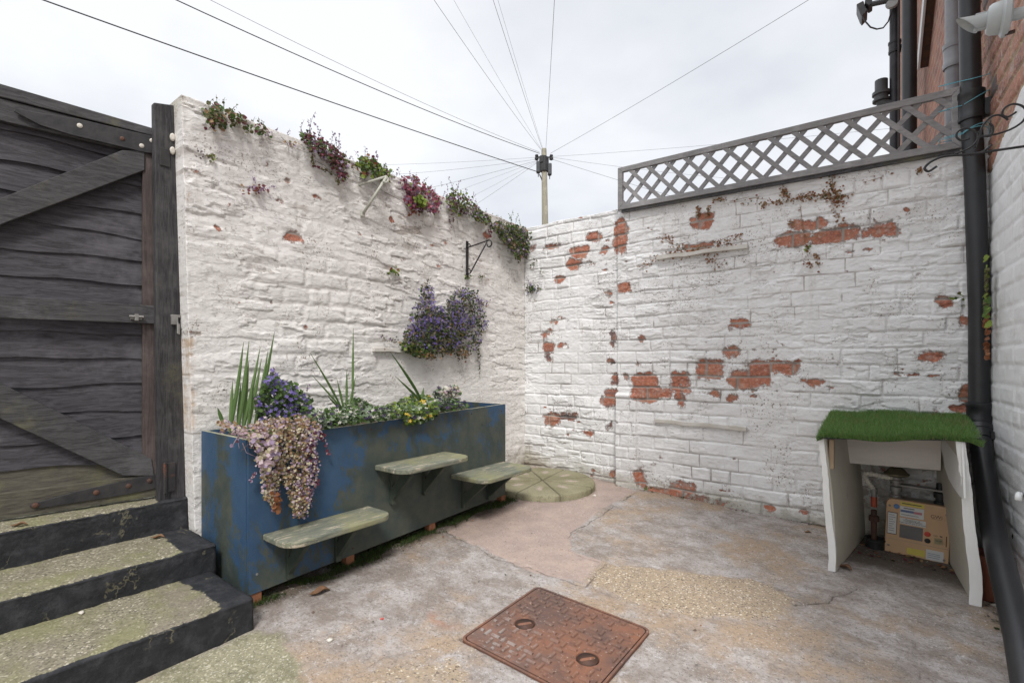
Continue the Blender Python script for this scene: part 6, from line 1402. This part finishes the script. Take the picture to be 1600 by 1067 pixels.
    def tp(x, y, d):
        if y > 668: return onX(x, y, PX + .012 + d * .75)
        return onX(x, y, PX + .02 + d * .6 - (.10 if x < 395 else .03) * (668 - y) / 15)
    def tc(x, y, r):
        if y < 668: return r.choices(['dry', 'pink', 'cream', 'mauve', 'olive'], [5, 3, 1.5, 1.5, 1])[0]
        c = (x - 402) / 90
        if x < 425 and y < 740: return r.choices(['pink', 'cream', 'dry', 'green', 'wine'], [6, 2, 1.5, 1, .6])[0]
        if x > 480: return r.choices(['mauve', 'pink', 'wine', 'cream'], [4, 3, 2, 2])[0]
        return r.choices(['cream', 'pink', 'dry', 'mauve', 'olive', 'wine'], [5, 2, 4, 1.2, 1.8, .5])[0]
    fill_poly(f, TP, 4200, tp, tc, .0125, (1, -.5, .4), (.0, .11))
    fill_poly(f, V([(180, 600), (300, 580), (320, 700), (260, 800), (210, 720)]), 110, lambda x, y, d: tp(x, y, d + .09), lambda x, y, r: r.choice(['pink', 'pink', 'mauve', 'cream']), .022, (1, -.5, .4))
    fill_poly(f, V([(280, 900), (320, 900), (325, 980), (290, 985)]), 30, lambda x, y, d: tp(x, y, d + .04), lambda x, y, r: 'rustleaf', .024, (1, -.5, .2))
    for (x0, y0, x1, y1, n) in ((540, 560, 575, 700, 14), (500, 800, 530, 870, 16), (505, 600, 545, 620, 8), (470, 940, 500, 940, 6), (200, 790, 165, 840, 8), (110, 610, 75, 660, 3)):
        pts = [tp(340 + (x0 + (x1 - x0) * t) / 3.333, 500 + (y0 + (y1 - y0) * t) / 3.333, .03) for t in (0, .5, 1)]; f.stem(pts, .0014, 'wine')
        for _ in range(n): t = r.random(); f.leaf(tp(340 + (x0 + (x1 - x0) * t + r.gauss(0, 5)) / 3.333, 500 + (y0 + (y1 - y0) * t) / 3.333, .03), FN, .016, r.choice(['pink', 'mauve', 'wine']))
    for _ in range(60):
        x, y = r.uniform(395, 480), r.uniform(655, 690); a = tp(x, y, .06); b = a + Vector((r.uniform(-.02, .05), r.gauss(0, .03), r.uniform(-.06, .04))); f.stem([a, a.lerp(b, .5) + Vector((.01, 0, .012)), b], .0012, 'dry')
    for (x0, y0, x1, y1, x2, y2) in ((130, 640, 150, 690, 215, 718), (110, 600, 85, 640, 78, 660), (110, 600, 108, 640, 112, 668)):
        f.stem([tp(340 + a / 3.333, 500 + b / 3.333, .03) for a, b in ((x0, y0), (x1, y1), (x2, y2))], .002, 'pink')
    f.out('trailing_plant', 'pink and cream variegated trailing plant hanging over the left corner of the planter', 'plant')
    f = Fol(); 
    for _ in range(260):
        y = f.r.uniform(PY0 + .03, 1.35); x = f.r.uniform(XL + .06, PX - .03); f.leaf(Vector((x, y, ptop(y) - .03 + f.r.uniform(-.02, .03))), (0, 0, 1), .024, f.r.choice(['dry', 'pink', 'mauve', 'rustleaf', 'dry']))
    f.out('fallen_petals', 'dry fallen petals and leaves on the soil at the left end of the planter', 'leaf litter')['kind'] = 'stuff'
planter_plants()

# ---------------------------------------------------------------- moss strip and litter on the ground
def ground_bits():
    r = random.Random(31); n = 9000; V = []; t = []; Fs = []; mi = []
    for k in range(n):
        y = r.uniform(1.0, 3.0); w = .035 + .025 * math.sin(y * 9) + .02 * math.sin(y * 23); x = PX - .07 + abs(r.gauss(0, 1)) * .02 + r.uniform(0, .045 + w); p = Vector((x, y, gz(x, y) + .002))
        if mnoise.noise((x * 12, y * 6, 1)) < -.22: continue
        h = r.uniform(.010, .026); a = r.uniform(0, 6.28); s = Vector((math.cos(a), math.sin(a), 0)) * .0025; d = Vector((r.gauss(0, .4), r.gauss(0, .4), 1)).normalized(); i = len(V); V += [tuple(p + s), tuple(p - s), tuple(p + d * h)]; t += [r.random()] * 3; Fs.append((i, i + 1, i + 2)); mi.append(0 if r.random() < .85 else 1)
    me = bpy.data.meshes.new('moss'); me.from_pydata(V, [], Fs); fattr(me, 'tone', t); me.polygons.foreach_set('material_index', mi); o = link('moss', me, ['moss', 'green']); tag(o, 'strip of dark moss growing under the front of the blue planter', 'moss', kind='stuff')
    # dark crumbs, grit and dead leaves
    def pebble(p, s, mat, label, cat, name, sc=(1, 1, .6), group=None):
        bm = bmesh.new(); bmesh.ops.create_icosphere(bm, subdivisions=2, radius=s)
        for v in bm.verts: v.co = Vector((v.co.x * sc[0], v.co.y * sc[1], v.co.z * sc[2])) * (1 + .35 * mnoise.noise(v.co / s * 1.3 + p * 31)) + p + Vector((0, 0, s * sc[2] * .6))
        me = bpy.data.meshes.new(name); bm.to_mesh(me); bm.free(); return tag(link(name, me, mat, None, True), label, cat, group)
    pebble(gnd(515, 1001), .012, 'pebble', 'whitish pebble on the concrete in front of the lowest shelf', 'pebble', 'pebble')
    pebble(gnd(597, 967), .007, 'red', 'tiny orange red stone on the concrete in front of the lowest shelf', 'pebble', 'pebble')
    pebble(gnd(929, 775), .014, 'pebble', 'white chip at the right rim of the stone circle', 'pebble', 'pebble')
    pebble(gnd(1559, 948), .016, 'pebble', 'white chip on the ground beside the foot of the slanting pipe', 'pebble', 'pebble', (1.5, .8, .5))
    pebble(onZ(127, 958, .007), .012, 'pebble', 'pale pebble on the bottom step', 'pebble', 'pebble', (1.2, .8, .5))
    o = pebble(gnd(1086, 985), .007, 'pebble_dark', 'dark crumb on the concrete right of the manhole cover', 'crumb', 'crumb')
    o = pebble(gnd(829, 899), .006, 'pebble_dark', 'dark crumb near the long crack above the manhole cover', 'crumb', 'crumb')
    o = pebble(gnd(489, 957), .007, 'pebble_dark', 'dark crumb left of the red stone', 'crumb', 'crumb')
    def litter(area, n, mats, size, label, zf=None):
        f = Fol()
        for _ in range(n):
            x, y = f.r.uniform(area[0], area[1]), f.r.uniform(area[2], area[3]); z = (gz(x, y) if zf is None else zf) + .006; f.leaf(Vector((x, y, z)), (0, 0, 2.2), size * f.r.uniform(.5, 1.2), f.r.choice(mats), 'round')
        tag(f.out('leaf_litter', label, 'leaf litter'), kind='stuff')
    litter((-.24, .26, 3.5, 3.9), 200, ['rustleaf', 'dry', 'wine', 'grey', 'dark'], .022, 'dead leaves and crumbs around the gas meter')
    litter((.30, .46, 2.9, 3.75), 160, ['grey', 'dark', 'olive', 'dry', 'dark'], .018, 'dirt and dead leaves between the black pipe and the house wall')
    litter((-1.9, -.35, 3.82, 3.87), 110, ['dry', 'grey', 'dark', 'olive', 'pink'], .014, 'crumbs along the foot of the painted brick wall')
    litter((-2.86, -2.80, 1.1, 3.8), 60, ['dry', 'grey', 'dark'], .016, 'crumbs along the foot of the whitewashed wall')
    litter((-2.30, -2.22, 1.05, 2.95), 70, ['grey', 'dark', 'rustleaf'], .010, 'crumbs of dirt beside the moss strip')
    litter((-2.1, -1.5, 1.1, 3.3), 34, ['grey', 'rustleaf', 'dark'], .008, 'scattered specks on the open concrete left of the manhole cover')
    litter((-1.7, .2, 1.7, 3.5), 60, ['grey', 'rustleaf', 'dark', 'cream'], .008, 'scattered specks on the open concrete right of the manhole cover')
    # curled dead leaves, one by one
    def dead(p, s, label, rz=0):
        bm = bmesh.new(); bmesh.ops.create_grid(bm, x_segments=8, y_segments=6, size=1)
        for v in bm.verts:
            x, y = v.co.x, v.co.y; w = max(.05, 1 - abs(x) ** 1.8); a = rz; X, Y = x * s, y * s * .45 * w; v.co = p + Vector((X * math.cos(a) - Y * math.sin(a), X * math.sin(a) + Y * math.cos(a), s * (.22 + .35 * abs(y) * w + .12 * math.sin(x * 4))))
        me = bpy.data.meshes.new('dead_leaf'); bm.to_mesh(me); bm.free(); o = link('dead_leaf', me, 'leafdry', None, True); sl = o.modifiers.new('s', 'SOLIDIFY'); sl.thickness = .0015; tag(o, label, 'leaf', 'dead leaves lying about')
    dead(gnd(1320, 888), .040, 'long brown dead leaf at the foot of the left shelter panel', -.5)
    dead(gnd(1262, 832), .020, 'dead leaf on the concrete left of the meter shelter', .2)
    dead(gnd(1475, 888), .024, 'brown dead leaf in front of the gas meter', .8)
    dead(onZ(247, 841, .130), .030, 'curled blackish leaf on the middle step', .9)
    dead(onZ(30, 822, .290), .028, 'curled dark leaf on the top step', 1.2)
    dead(gnd(500, 928), .05, 'long thin reddish leaf beside the moss under the planter', 1.35)
ground_bits()

bpy.context.view_layer.update()
